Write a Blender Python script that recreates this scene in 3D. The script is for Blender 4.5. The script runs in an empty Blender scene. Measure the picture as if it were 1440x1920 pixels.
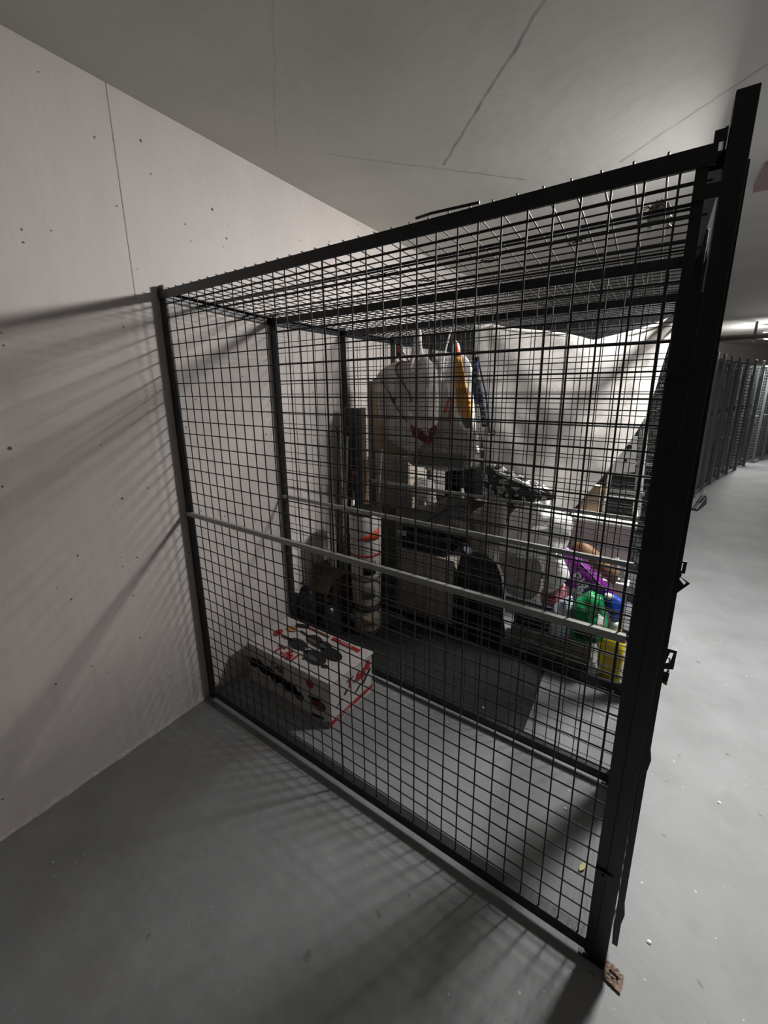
import bpy, bmesh, math, random
from mathutils import Vector, Matrix, noise
random.seed(4)
scn = bpy.context.scene
col = scn.collection

# ------------------------------------------------------------ camera
cam_d = bpy.data.cameras.new('camera')
cam = bpy.data.objects.new('camera', cam_d); col.objects.link(cam)
F, PX, PY = 743.894, 4.75, -61.62
cam_d.sensor_fit = 'VERTICAL'; cam_d.sensor_height = 24.0
cam_d.lens = F / 1920 * 24.0
cam_d.shift_x = -PX / 1920; cam_d.shift_y = PY / 1920
cam_d.clip_start = .02; cam_d.clip_end = 100
yaw, pitch, roll = .5847131, 1.3456394, -.0096949
cam.matrix_world = Matrix.Translation((1.8021448, -.9830395, 1.5927801)) @ (
    Matrix.Rotation(yaw, 4, 'Z') @ Matrix.Rotation(pitch, 4, 'X') @ Matrix.Rotation(roll, 4, 'Z'))
scn.camera = cam

# ------------------------------------------------------------ world, lights, exposure
w = bpy.data.worlds.new('World'); scn.world = w; w.use_nodes = True
w.node_tree.nodes['Background'].inputs['Color'].default_value = (.9, .95, 1, 1)
w.node_tree.nodes['Background'].inputs['Strength'].default_value = .012
vs = scn.view_settings
vs.view_transform = 'Standard'; vs.look = 'None'; vs.gamma = 1; vs.use_curve_mapping = False
vs.exposure = .25
def area(name, loc, power, sx, sy, rot=(0, 0, 0), color=(1, 1, 1)):
    l = bpy.data.lights.new(name, 'AREA'); l.shape = 'RECTANGLE'; l.size = sx; l.size_y = sy
    l.energy = power; l.color = color
    o = bpy.data.objects.new(name, l); o.location = loc; o.rotation_euler = rot; col.objects.link(o)
    return o
def bulb_light(name, loc, power, r, color=(1, 1, 1)):
    l = bpy.data.lights.new(name, 'SPOT' if name == 'aisle_lamp_light' else 'POINT'); l.shadow_soft_size = r; l.energy = power; l.color = color
    o = bpy.data.objects.new(name, l); o.location = loc; col.objects.link(o)
    return o
COOL = (1.0, .985, .96)
LAMP1 = (2.42, 1.62, 2.55)
LAMP2 = (3.46, 9.5, 2.46)
area('aisle_lamp_light', (LAMP1[0] - .027, LAMP1[1], LAMP1[2] - .022), 106, .24, .38, (0, math.radians(19), 0), COOL)
bulb_light('far_lamp_light', (LAMP2[0], LAMP2[1], LAMP2[2] - .16), 34, .08, COOL)
l2 = area('far_lamp_down_light', (LAMP2[0], LAMP2[1], LAMP2[2] - .06), 60, .14, .14, (0, 0, 0), COOL)

# ------------------------------------------------------------ materials
def mat(name, color, rough=.6, metal=0., bump=0., bscale=40., var=0., vscale=6., spec=None, stretch=None, trans=0.):
    m = bpy.data.materials.new(name); m.use_nodes = True
    nt = m.node_tree; b = nt.nodes['Principled BSDF']
    b.inputs['Base Color'].default_value = (*color, 1)
    b.inputs['Roughness'].default_value = rough
    b.inputs['Metallic'].default_value = metal
    if spec is not None: b.inputs['Specular IOR Level'].default_value = spec
    if bump or var:
        tc = nt.nodes.new('ShaderNodeTexCoord'); mp = nt.nodes.new('ShaderNodeMapping')
        nt.links.new(tc.outputs['Object'], mp.inputs['Vector'])
        if stretch: mp.inputs['Scale'].default_value = stretch
    if var:
        n = nt.nodes.new('ShaderNodeTexNoise'); n.inputs['Scale'].default_value = vscale
        n.inputs['Detail'].default_value = 6; n.inputs['Roughness'].default_value = .6
        nt.links.new(mp.outputs['Vector'], n.inputs['Vector'])
        r = nt.nodes.new('ShaderNodeValToRGB')
        r.color_ramp.elements[0].position = .3; r.color_ramp.elements[1].position = .7
        r.color_ramp.elements[0].color = (*[c * (1 - var) for c in color], 1)
        r.color_ramp.elements[1].color = (*[min(1, c * (1 + var)) for c in color], 1)
        nt.links.new(n.outputs['Fac'], r.inputs['Fac']); nt.links.new(r.outputs['Color'], b.inputs['Base Color'])
    if bump:
        n2 = nt.nodes.new('ShaderNodeTexNoise'); n2.inputs['Scale'].default_value = bscale
        n2.inputs['Detail'].default_value = 8
        nt.links.new(mp.outputs['Vector'], n2.inputs['Vector'])
        bp = nt.nodes.new('ShaderNodeBump'); bp.inputs['Strength'].default_value = bump
        bp.inputs['Distance'].default_value = .01
        nt.links.new(n2.outputs['Fac'], bp.inputs['Height']); nt.links.new(bp.outputs['Normal'], b.inputs['Normal'])
    if trans:
        # thin plastic or cloth lets some light through
        t = nt.nodes.new('ShaderNodeBsdfTranslucent'); t.inputs['Color'].default_value = (*color, 1)
        mx = nt.nodes.new('ShaderNodeMixShader'); mx.inputs['Fac'].default_value = trans
        out = nt.nodes['Material Output']
        nt.links.new(b.outputs[0], mx.inputs[1]); nt.links.new(t.outputs[0], mx.inputs[2])
        nt.links.new(mx.outputs[0], out.inputs['Surface'])
    return m

def spots(m, scale, thr, color, detail=0., rough=.5, amount=1., wscale=None):
    """small stains of their own shape on a material"""
    nt = m.node_tree; b = nt.nodes['Principled BSDF']
    tc = nt.nodes.new('ShaderNodeTexCoord'); v = nt.nodes.new('ShaderNodeTexNoise')
    v.inputs['Scale'].default_value = scale; v.inputs['Detail'].default_value = detail
    mp = nt.nodes.new('ShaderNodeMapping')
    if wscale: mp.inputs['Scale'].default_value = wscale
    nt.links.new(tc.outputs['Object'], mp.inputs['Vector']); nt.links.new(mp.outputs['Vector'], v.inputs['Vector'])
    r = nt.nodes.new('ShaderNodeValToRGB')
    r.color_ramp.elements[0].position = thr; r.color_ramp.elements[0].color = (0, 0, 0, 1)
    r.color_ramp.elements[1].position = min(1, thr + .04); r.color_ramp.elements[1].color = (amount, amount, amount, 1)
    nt.links.new(v.outputs['Fac'], r.inputs['Fac'])
    mx = nt.nodes.new('ShaderNodeMixRGB'); mx.inputs['Color2'].default_value = (*color, 1)
    nt.links.new(r.outputs['Color'], mx.inputs['Fac'])
    old = b.inputs['Base Color']
    if old.links: nt.links.new(old.links[0].from_socket, mx.inputs['Color1'])
    else: mx.inputs['Color1'].default_value = old.default_value
    nt.links.new(mx.outputs['Color'], old)

def cracks(m, segs, color):
    """hairline cracks along given segments (x0,y0,x1,y1,width,strength) of a flat surface"""
    nt = m.node_tree; b = nt.nodes['Principled BSDF']
    tc = nt.nodes.new('ShaderNodeTexCoord')
    ns = nt.nodes.new('ShaderNodeTexNoise'); ns.inputs['Scale'].default_value = 9; ns.inputs['Detail'].default_value = 6
    nt.links.new(tc.outputs['Object'], ns.inputs['Vector'])
    sub = nt.nodes.new('ShaderNodeVectorMath'); sub.operation = 'MULTIPLY_ADD'
    sub.inputs[1].default_value = (.03, .03, 0)
    nt.links.new(ns.outputs['Color'], sub.inputs[0]); nt.links.new(tc.outputs['Object'], sub.inputs[2])
    cur = None
    def math_(op, a, bb=None, c=None):
        n = nt.nodes.new('ShaderNodeMath'); n.operation = op
        for i, x in enumerate((a, bb, c)):
            if x is None: continue
            if isinstance(x, (int, float)): n.inputs[i].default_value = x
            else: nt.links.new(x, n.inputs[i])
        return n.outputs[0]
    n9 = nt.nodes.new('ShaderNodeTexNoise'); n9.inputs['Scale'].default_value = 14; n9.inputs['Detail'].default_value = 4
    nt.links.new(tc.outputs['Object'], n9.inputs['Vector'])
    for (x0, y0, x1, y1, wd, st) in segs:
        d = Vector((x1 - x0, y1 - y0, 0)); L = d.length; d.normalize()
        o = nt.nodes.new('ShaderNodeVectorMath'); o.operation = 'SUBTRACT'
        o.inputs[1].default_value = (x0 + .015, y0 + .015, 0); nt.links.new(sub.outputs[0], o.inputs[0])
        a = nt.nodes.new('ShaderNodeVectorMath'); a.operation = 'DOT_PRODUCT'; a.inputs[1].default_value = d
        nt.links.new(o.outputs[0], a.inputs[0])
        p = nt.nodes.new('ShaderNodeVectorMath'); p.operation = 'DOT_PRODUCT'; p.inputs[1].default_value = (-d.y, d.x, 0)
        nt.links.new(o.outputs[0], p.inputs[0])
        ax, pp = a.outputs['Value'], math_('ABSOLUTE', p.outputs['Value'])
        ins = math_('MULTIPLY', math_('GREATER_THAN', ax, 0.), math_('LESS_THAN', ax, L))
        prof = math_('SUBTRACT', 1., math_('DIVIDE', pp, wd)); prof = math_('MAXIMUM', prof, 0.)
        v = math_('MULTIPLY', math_('MULTIPLY', prof, ins), st)
        v = math_('MULTIPLY', v, math_('MULTIPLY', n9.outputs['Fac'], 2.))
        cur = v if cur is None else math_('MAXIMUM', cur, v)
    cl = math_('MINIMUM', cur, 1.)
    mx = nt.nodes.new('ShaderNodeMixRGB'); mx.inputs['Color2'].default_value = (*color, 1)
    nt.links.new(cl, mx.inputs['Fac'])
    old = b.inputs['Base Color']
    if old.links: nt.links.new(old.links[0].from_socket, mx.inputs['Color1'])
    else: mx.inputs['Color1'].default_value = old.default_value
    nt.links.new(mx.outputs['Color'], old)

M = {}
M['wall'] = mat('wall_paint', (.66, .605, .58), .75, bump=.35, bscale=9, var=.05, vscale=3, stretch=(1, 1.2, .5))
spots(M['wall'], 48, .83, (.13, .115, .11), 0)
M['ceiling'] = mat('ceiling_concrete', (.67, .66, .625), .85, bump=.15, bscale=14, var=.06, vscale=2.2)
cracks(M['ceiling'], [(1.46, .42, .777, 1.109, .010, .55), (.373, .717, 1.084, 1.50, .008, .35), (.85, 1.24, 1.084, 1.50, .008, .5),
                      (2.05, 1.12, 1.52, 1.59, .009, .45), (.76, .02, .158, .57, .006, .15)], (.10, .095, .09))
M['floor'] = mat('floor_concrete', (.235, .24, .245), .62, bump=.25, bscale=22, var=.16, vscale=2.6)
spots(M['floor'], 17, .70, (.12, .12, .115), 3, amount=.7)
spots(M['floor'], 75, .845, (.55, .55, .53), 0)
spots(M['floor'], 3.2, .60, (.21, .21, .205), 8, amount=.45)
M['plaster'] = mat('chipped_plaster', (.58, .54, .50), .9, bump=.8, bscale=60, var=.1, vscale=20)
M['frame'] = mat('charcoal_paint', (.018, .020, .023), .42, bump=.08, bscale=80, var=.25, vscale=14)
M['farframe'] = mat('lamplit_grey_green', (.10, .115, .112), .45, .1)  # grey-green frames, lightened in colour to stand for the far lamp's light
M['farwire'] = mat('lamplit_wire', (.12, .13, .128), .45, .2)  # wire colour raised the same way, lamp light put into it
M['wire'] = mat('dark_wire', (.036, .037, .038), .5, .3)
M['galv'] = mat('galvanized_steel', (.36, .37, .35), .5, .35, var=.12, vscale=30)
M['zinc'] = mat('bright_zinc', (.75, .75, .75), .3, .9)
M['black'] = mat('black_plastic', (.012, .012, .013), .45)
M['blackbag'] = mat('black_bag_film', (.012, .013, .018), .3, bump=.2, bscale=30)
M['navy'] = mat('navy_plastic', (.018, .025, .06), .35, bump=.2, bscale=30)
M['navybin'] = mat('navy_bin', (.014, .02, .038), .4)
M['whitebag'] = mat('white_film', (.90, .89, .87), .38, bump=.25, bscale=22, trans=.25)
M['greybag'] = mat('grey_film', (.50, .475, .455), .5, bump=.25, bscale=22, trans=.15)
M['palebag'] = mat('pale_film', (.76, .72, .70), .45, bump=.3, bscale=20, trans=.2)
M['sheet'] = mat('cotton_sheet', (.84, .80, .76), .9, bump=.12, bscale=120, trans=.2)
M['carton'] = mat('cardboard', (.33, .24, .155), .85, var=.08, vscale=9)
M['carton_grey'] = mat('pale_cardboard', (.50, .44, .38), .85, var=.08, vscale=9)
M['carton_dark'] = mat('dark_cardboard', (.14, .10, .07), .85, var=.08, vscale=9)
M['board'] = mat('grey_board', (.10, .10, .095), .7, var=.1, vscale=9)
M['darkboard'] = mat('dark_board', (.022, .02, .02), .6)
M['boxwhite'] = mat('printed_white_card', (.60, .56, .54), .55, var=.05, vscale=8)
M['red'] = mat('red_print', (.42, .02, .03), .5)
M['darkred'] = mat('dark_red_print', (.16, .025, .022), .6)
M['panprint'] = mat('black_print', (.010, .011, .012), .45)
M['panshine'] = mat('grey_print', (.07, .075, .08), .45)
M['orangeprint'] = mat('orange_print', (.50, .22, .06), .5)
M['orange'] = mat('orange_film', (.80, .40, .08), .5)
M['orangered'] = mat('red_ribbon', (.72, .10, .04), .5)
M['blueribbon'] = mat('blue_ribbon', (.03, .05, .22), .6)
M['greyribbon'] = mat('grey_ribbon', (.07, .075, .10), .6)
M['white'] = mat('white_plastic', (.82, .81, .79), .4)
M['lilac'] = mat('lilac_panel', (.58, .50, .56), .55)
M['palegrey'] = mat('pale_grey_panel', (.55, .55, .54), .5)
M['chrome'] = mat('chrome', (.80, .79, .76), .28, .55)
M['purple'] = mat('purple_film', (.19, .02, .24), .35, bump=.2, bscale=25)
M['brown'] = mat('brown_wrap', (.20, .105, .045), .6, bump=.2, bscale=25)
M['green'] = mat('green_film', (.01, .32, .10), .35, bump=.25, bscale=25)
M['darkgreen'] = mat('dark_green', (.006, .045, .018), .4)
M['blue'] = mat('blue_film', (.012, .07, .48), .35, bump=.25, bscale=25)
M['iceblue'] = mat('ice_blue_film', (.62, .72, .80), .3, bump=.3, bscale=30)
spots(M['iceblue'], 22, .6, (.15, .2, .5), 2)
M['pink'] = mat('pink_film', (.58, .22, .26), .4, bump=.25, bscale=30)
spots(M['pink'], 14, .58, (.72, .66, .66), 2)
M['yellow'] = mat('yellow_plastic', (.86, .66, .03), .35)
M['rubber'] = mat('black_rubber_mat', (.008, .0085, .009), .7, bump=.3, bscale=60)
M['crate'] = mat('weathered_slats', (.20, .185, .16), .8, var=.25, vscale=16)
M['pattern'] = mat('patterned_cloth', (.035, .035, .04), .6, bump=.25, bscale=20)
spots(M['pattern'], 26, .52, (.72, .70, .66), 3)
M['wood'] = mat('broom_wood', (.34, .20, .09), .55, var=.2, vscale=20, stretch=(1, 1, .1))
M['greypole'] = mat('grey_pole', (.20, .20, .19), .45)
M['brass'] = mat('brass', (.45, .30, .12), .35, .8)
M['rust'] = mat('rusty_flake', (.21, .15, .115), .85, bump=.6, bscale=50, var=.4, vscale=30)
M['leaf'] = mat('dry_leaf', (.62, .60, .33), .7)
M['crumb'] = mat('white_crumb', (.8, .79, .76), .8)
M['blanket'] = mat('grey_blanket', (.20, .195, .185), .9, bump=.3, bscale=40)
M['pail'] = mat('white_pail', (.60, .57, .54), .5, var=.06, vscale=12)
M['pailold'] = mat('aged_pail', (.42, .39, .32), .6, var=.15, vscale=9)
M['pinkband'] = mat('pink_paint', (.36, .26, .25), .8)
def glow(name, color, strength):
    m = bpy.data.materials.new(name); m.use_nodes = True
    b = m.node_tree.nodes['Principled BSDF']
    b.inputs['Emission Color'].default_value = (*color, 1); b.inputs['Emission Strength'].default_value = strength
    return m
M['lit'] = glow('lit_diffuser', (1, .99, .96), 8)

# ------------------------------------------------------------ builders
def tag(o, label=None, cat=None, group=None, kind=None):
    if label: o['label'] = label
    if cat: o['category'] = cat
    if group: o['group'] = group
    if kind: o['kind'] = kind
    return o
def thing(name, loc, label, cat, group=None, rz=0.):
    o = bpy.data.objects.new(name, None); o.empty_display_size = .05
    o.location = loc; o.rotation_euler = (0, 0, rz); col.objects.link(o)
    return tag(o, label, cat, group)
class MB:
    def __init__(s): s.v = []; s.f = []; s.sm = []
    def add(s, vs, fs, smooth=False):
        k = len(s.v); s.v += [tuple(v) for v in vs]
        s.f += [tuple(i + k for i in f) for f in fs]; s.sm += [smooth] * len(fs); return s
    def box(s, x0, x1, y0, y1, z0, z1):
        return s.hexa([(x0, y0, z0), (x1, y0, z0), (x1, y1, z0), (x0, y1, z0), (x0, y0, z1), (x1, y0, z1), (x1, y1, z1), (x0, y1, z1)])
    def hexa(s, v):
        return s.add(v, [(0, 3, 2, 1), (4, 5, 6, 7), (0, 1, 5, 4), (1, 2, 6, 5), (2, 3, 7, 6), (3, 0, 4, 7)])
    def tube(s, pts, r, n=8, cap=True, smooth=True):
        pts = [Vector(p) for p in pts]; rs = r if isinstance(r, (list, tuple)) else [r] * len(pts)
        V = []; Fc = []; up = None
        for i, p in enumerate(pts):
            t = (pts[min(i + 1, len(pts) - 1)] - pts[max(i - 1, 0)]).normalized()
            if up is None:
                up = Vector((0, 0, 1)) if abs(t.z) < .9 else Vector((1, 0, 0))
            a = t.cross(up).normalized(); b = a.cross(t).normalized(); up = b
            for k in range(n):
                an = 2 * math.pi * k / n
                V.append(p + (a * math.cos(an) + b * math.sin(an)) * rs[i])
        for i in range(len(pts) - 1):
            for k in range(n):
                k2 = (k + 1) % n
                Fc.append((i * n + k, i * n + k2, (i + 1) * n + k2, (i + 1) * n + k))
        s.add(V, Fc, smooth)
        if cap:
            s.f.append(tuple(len(s.v) - len(V) + k for k in range(n))[::-1]); s.sm.append(False)
            s.f.append(tuple(len(s.v) - n + k for k in range(n))); s.sm.append(False)
        return s
    def lathe(s, prof, c=(0, 0, 0), n=28, smooth=True):
        V = []; Fc = []
        for r, z in prof:
            for k in range(n):
                a = 2 * math.pi * k / n; V.append((c[0] + r * math.cos(a), c[1] + r * math.sin(a), c[2] + z))
        for i in range(len(prof) - 1):
            for k in range(n):
                k2 = (k + 1) % n; Fc.append((i * n + k, i * n + k2, (i + 1) * n + k2, (i + 1) * n + k))
        s.add(V, Fc, smooth)
        k = len(s.v) - len(V)
        s.f.append(tuple(k + i for i in range(n))[::-1]); s.sm.append(False)
        s.f.append(tuple(k + (len(prof) - 1) * n + i for i in range(n))); s.sm.append(False)
        return s
    def poly(s, pts, d):
        """a flat polygon with thickness: pts 3D, d offset vector"""
        n = len(pts); d = Vector(d)
        V = [Vector(p) for p in pts] + [Vector(p) + d for p in pts]
        Fc = [tuple(range(n)), tuple(range(2 * n - 1, n - 1, -1))] + [(i, i + n, (i + 1) % n + n, (i + 1) % n) for i in range(n)]
        return s.add(V, Fc)
    def grid(s, P, smooth=True):
        """P[i][j] points -> quads"""
        nj = len(P[0]); V = [p for row in P for p in row]
        Fc = [(i * nj + j, i * nj + j + 1, (i + 1) * nj + j + 1, (i + 1) * nj + j) for i in range(len(P) - 1) for j in range(nj - 1)]
        return s.add(V, Fc, smooth)
    def build(s, name, m, parent=None, bevel=0., solid=0., label=None, fixn=True):
        me = bpy.data.meshes.new(name)
        off = Vector((0, 0, 0)); p = parent
        while p is not None: off += p.location if p.rotation_euler.z == 0 else Vector((0, 0, 0)); p = p.parent
        me.from_pydata([tuple(Vector(v) - off) for v in s.v], [], s.f)
        me.polygons.foreach_set('use_smooth', s.sm)
        if fixn:
            b = bmesh.new(); b.from_mesh(me); bmesh.ops.recalc_face_normals(b, faces=b.faces); b.to_mesh(me); b.free()
        o = bpy.data.objects.new(name, me); me.materials.append(m); col.objects.link(o)
        if parent: o.parent = parent
        if bevel:
            bv = o.modifiers.new('bevel', 'BEVEL'); bv.width = bevel; bv.segments = 2; bv.limit_method = 'ANGLE'
        if solid:
            sd = o.modifiers.new('solid', 'SOLIDIFY'); sd.thickness = solid; sd.offset = 0
        if label: o['label'] = label
        return o
def catmull(P, n, closed=True):
    P = [Vector(p) for p in P]; N = len(P); out = []
    segs = N if closed else N - 1
    for i in range(segs):
        g = lambda k: P[k % N] if closed else P[max(0, min(N - 1, k))]
        p0, p1, p2, p3 = g(i - 1), g(i), g(i + 1), g(i + 2)
        for k in range(n):
            t = k / n
            out.append(.5 * ((2 * p1) + (p2 - p0) * t + (2 * p0 - 5 * p1 + 4 * p2 - p3) * t * t + (3 * p1 - p0 - 3 * p2 + p3) * t ** 3))
    if not closed: out.append(P[-1])
    return out
class Bag:
    """a soft filled bag: an outline in x-z swelled to a real thickness in y, with creases"""
    def __init__(s, outline, y, thick, seed=0, amp=.014, freq=9, flat=0., tilt=0., rings=9, center=None, zf=.8):
        s.zf = zf
        s.pts = catmull([(x, z) + (0,) for x, z in outline], 7)
        n = len(s.pts)
        s.c = Vector((center[0], center[1], 0)) if center else sum(s.pts, Vector()) / n
        s.y = y; s.th = thick; s.seed = seed; s.amp = amp; s.freq = freq; s.tilt = tilt
        s.rings = rings; s.flat = flat
    def wr(s, x, z, side):
        v = Vector((x * s.freq + s.seed * 7.3, z * s.freq * s.zf - s.seed * 3.1, side * 5.))
        a = noise.noise(v); b = 1 - abs(noise.noise(v * 2.1 + Vector((3, 1, 2)))) * 2
        return s.amp * (a * 1.2 + .8 * b)
    def point(s, p, k, side):
        q = s.c + (p - s.c) * k
        d = s.th * math.sqrt(max(0, 1 - k ** 2.4))
        d += s.wr(q.x, q.y, side) * (1 - k ** 6)
        return Vector((q.x, s.y + side * d + s.tilt * (q.y - s.c.y), q.y))
    def mesh(s):
        mb = MB(); n = len(s.pts); V = []; Fc = []
        ks = [math.sin(math.pi / 2 * (i + 1) / s.rings) for i in range(s.rings)]
        V.append(s.point(s.c, 0, -1)); 
        for k in ks: V += [s.point(p, k, -1) for p in s.pts]
        top = len(V)
        for k in ks[:-1][::-1]: V += [s.point(p, k, 1) for p in s.pts]
        V.append(s.point(s.c, 0, 1)); last = len(V) - 1
        R = 2 * s.rings - 1
        for i in range(n): Fc.append((0, 1 + (i + 1) % n, 1 + i))
        for r in range(R - 1):
            for i in range(n):
                a = 1 + r * n; Fc.append((a + i, a + (i + 1) % n, a + n + (i + 1) % n, a + n + i))
        a = 1 + (R - 1) * n
        for i in range(n): Fc.append((a + i, a + (i + 1) % n, last))
        return mb.add(V, Fc, True)
    def front(s, x, z, lift=.004):
        d = Vector((x, z, 0)) - s.c; r = d.length; best = None
        if r < 1e-6: k = 0
        else:
            an = math.atan2(d.y, d.x)
            bp = min(s.pts, key=lambda p: abs((math.atan2(p.y - s.c.y, p.x - s.c.x) - an + math.pi) % (2 * math.pi) - math.pi))
            k = min(.985, r / max(1e-6, (bp - s.c).length))
        d2 = s.th * math.sqrt(max(0, 1 - k ** 2.4)) + s.wr(x, z, -1) * (1 - k ** 6)
        return Vector((x, s.y - d2 + s.tilt * (z - s.c.y) - lift, z))
    def patch(s, quad, nu=10, nv=10, lift=.004):
        """a printed area: 4 corners (x,z) laid on the front of the bag"""
        q = [Vector((a, b)) for a, b in quad]
        return [[s.front(*((q[0] * (1 - u) + q[1] * u) * (1 - v) + (q[3] * (1 - u) + q[2] * u) * v), lift)
                 for u in [i / nu for i in range(nu + 1)]] for v in [j / nv for j in range(nv + 1)]]
def text(body, size, m, parent, mw, name='lettering', bold=0., ext=.0006):
    cu = bpy.data.curves.new(name, 'FONT'); cu.body = body; cu.size = size; cu.extrude = ext
    cu.align_x = 'CENTER'; cu.align_y = 'CENTER'; cu.offset = bold
    t = bpy.data.objects.new(name, cu); col.objects.link(t)
    dg = bpy.context.evaluated_depsgraph_get()
    me = bpy.data.meshes.new_from_object(t.evaluated_get(dg))
    bpy.data.objects.remove(t)
    me.transform(mw)
    off = Vector((0, 0, 0)); p = parent
    while p is not None: off += p.location; p = p.parent
    me.transform(Matrix.Translation(-off))
    me.materials.clear(); me.materials.append(m)
    o = bpy.data.objects.new(name, me); col.objects.link(o); o.parent = parent
    return o
def frame_matrix(origin, xdir, ydir):
    x = Vector(xdir).normalized(); y = Vector(ydir); y = (y - x * y.dot(x)).normalized(); z = x.cross(y)
    m = Matrix((x, y, z)).transposed().to_4x4(); m.translation = Vector(origin); return m

# ------------------------------------------------------------ the setting
H = 2.69
def cv(y): return max(0., y - 1.) ** 2 / 48.
def sl(y): return max(0., y - 1.) / 24.
YS_ = [-7, -4, -2, -1, 0, 1, 2, 3, 4, 5, 6, 7, 8, 9, 10, 11, 12, 13, 14, 15, 16, 17, 18]
def struct(name, mb, m): return tag(mb.build(name, m), kind='structure')
struct('floor', MB().box(-.15, 12, -7, 18, -.12, 0), M['floor'])
struct('ceiling', MB().box(-.15, 12, -7, 18, H, H + .15), M['ceiling'])
def wallstrip(x_in, x_out):
    mb = MB(); V = []; Fc = []
    for y in YS_: V += [(x_in + cv(y), y, 0), (x_out + cv(y), y, 0), (x_out + cv(y), y, H), (x_in + cv(y), y, H)]
    for i in range(len(YS_) - 1):
        a = i * 4; b = a + 4
        Fc += [(a, b, b + 3, a + 3), (a + 1, a + 2, b + 2, b + 1), (a + 3, b + 3, b + 2, a + 2), (a, a + 1, b + 1, b)]
    e = (len(YS_) - 1) * 4
    Fc += [(0, 3, 2, 1), (e, e + 1, e + 2, e + 3)]
    return mb.add(V, Fc)
struct('wall_left', wallstrip(0, -.15), M['wall'])
struct('wall_right', wallstrip(5.4, 5.6), M['wall'])
struct('wall_back', MB().box(-.15, 12, -7.15, -7, 0, H), M['wall'])
struct('wall_far', MB().box(-.15, 12, 18, 18.15, 0, H), M['wall'])
# chipped plaster lip along the foot of the wall
mb = MB(); P = [[], [], []]
y = -2.6
rr = random.Random(9)
while y < -.01:
    a = .006 + .012 * abs(noise.noise(Vector((y * 6, 0, 3)))) + .01 * abs(noise.noise(Vector((y * 31, 5, 0))))
    h = .006 + .03 * abs(noise.noise(Vector((y * 5, 9, 0)))) + .008 * rr.random()
    P[0].append((-.002, y, h)); P[1].append((a * .45, y, h * .8)); P[2].append((a, y, 0.0005)); y += .012
mb.grid(P)
struct('baseboard_left', mb, M['plaster'])
# plaster joint above the cage and the pinkish downstand in the aisle ceiling
struct('trim_1', MB().box(-.002, .0016, -.094, -.0905, 1.95, H), mat('joint_seam', (.5, .47, .45), .8))
mb = MB(); mb.hexa([(2.14, 2.0, H - .03), (5.4, 2.0, H - .03), (5.4, 2.32, H - .03), (2.14, 2.32, H - .03),
                    (2.14, 2.0, H + .01), (5.4, 2.0, H + .01), (5.4, 2.32, H + .01), (2.14, 2.32, H + .01)])
struct('trim_2', mb, M['pinkband'])

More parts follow.
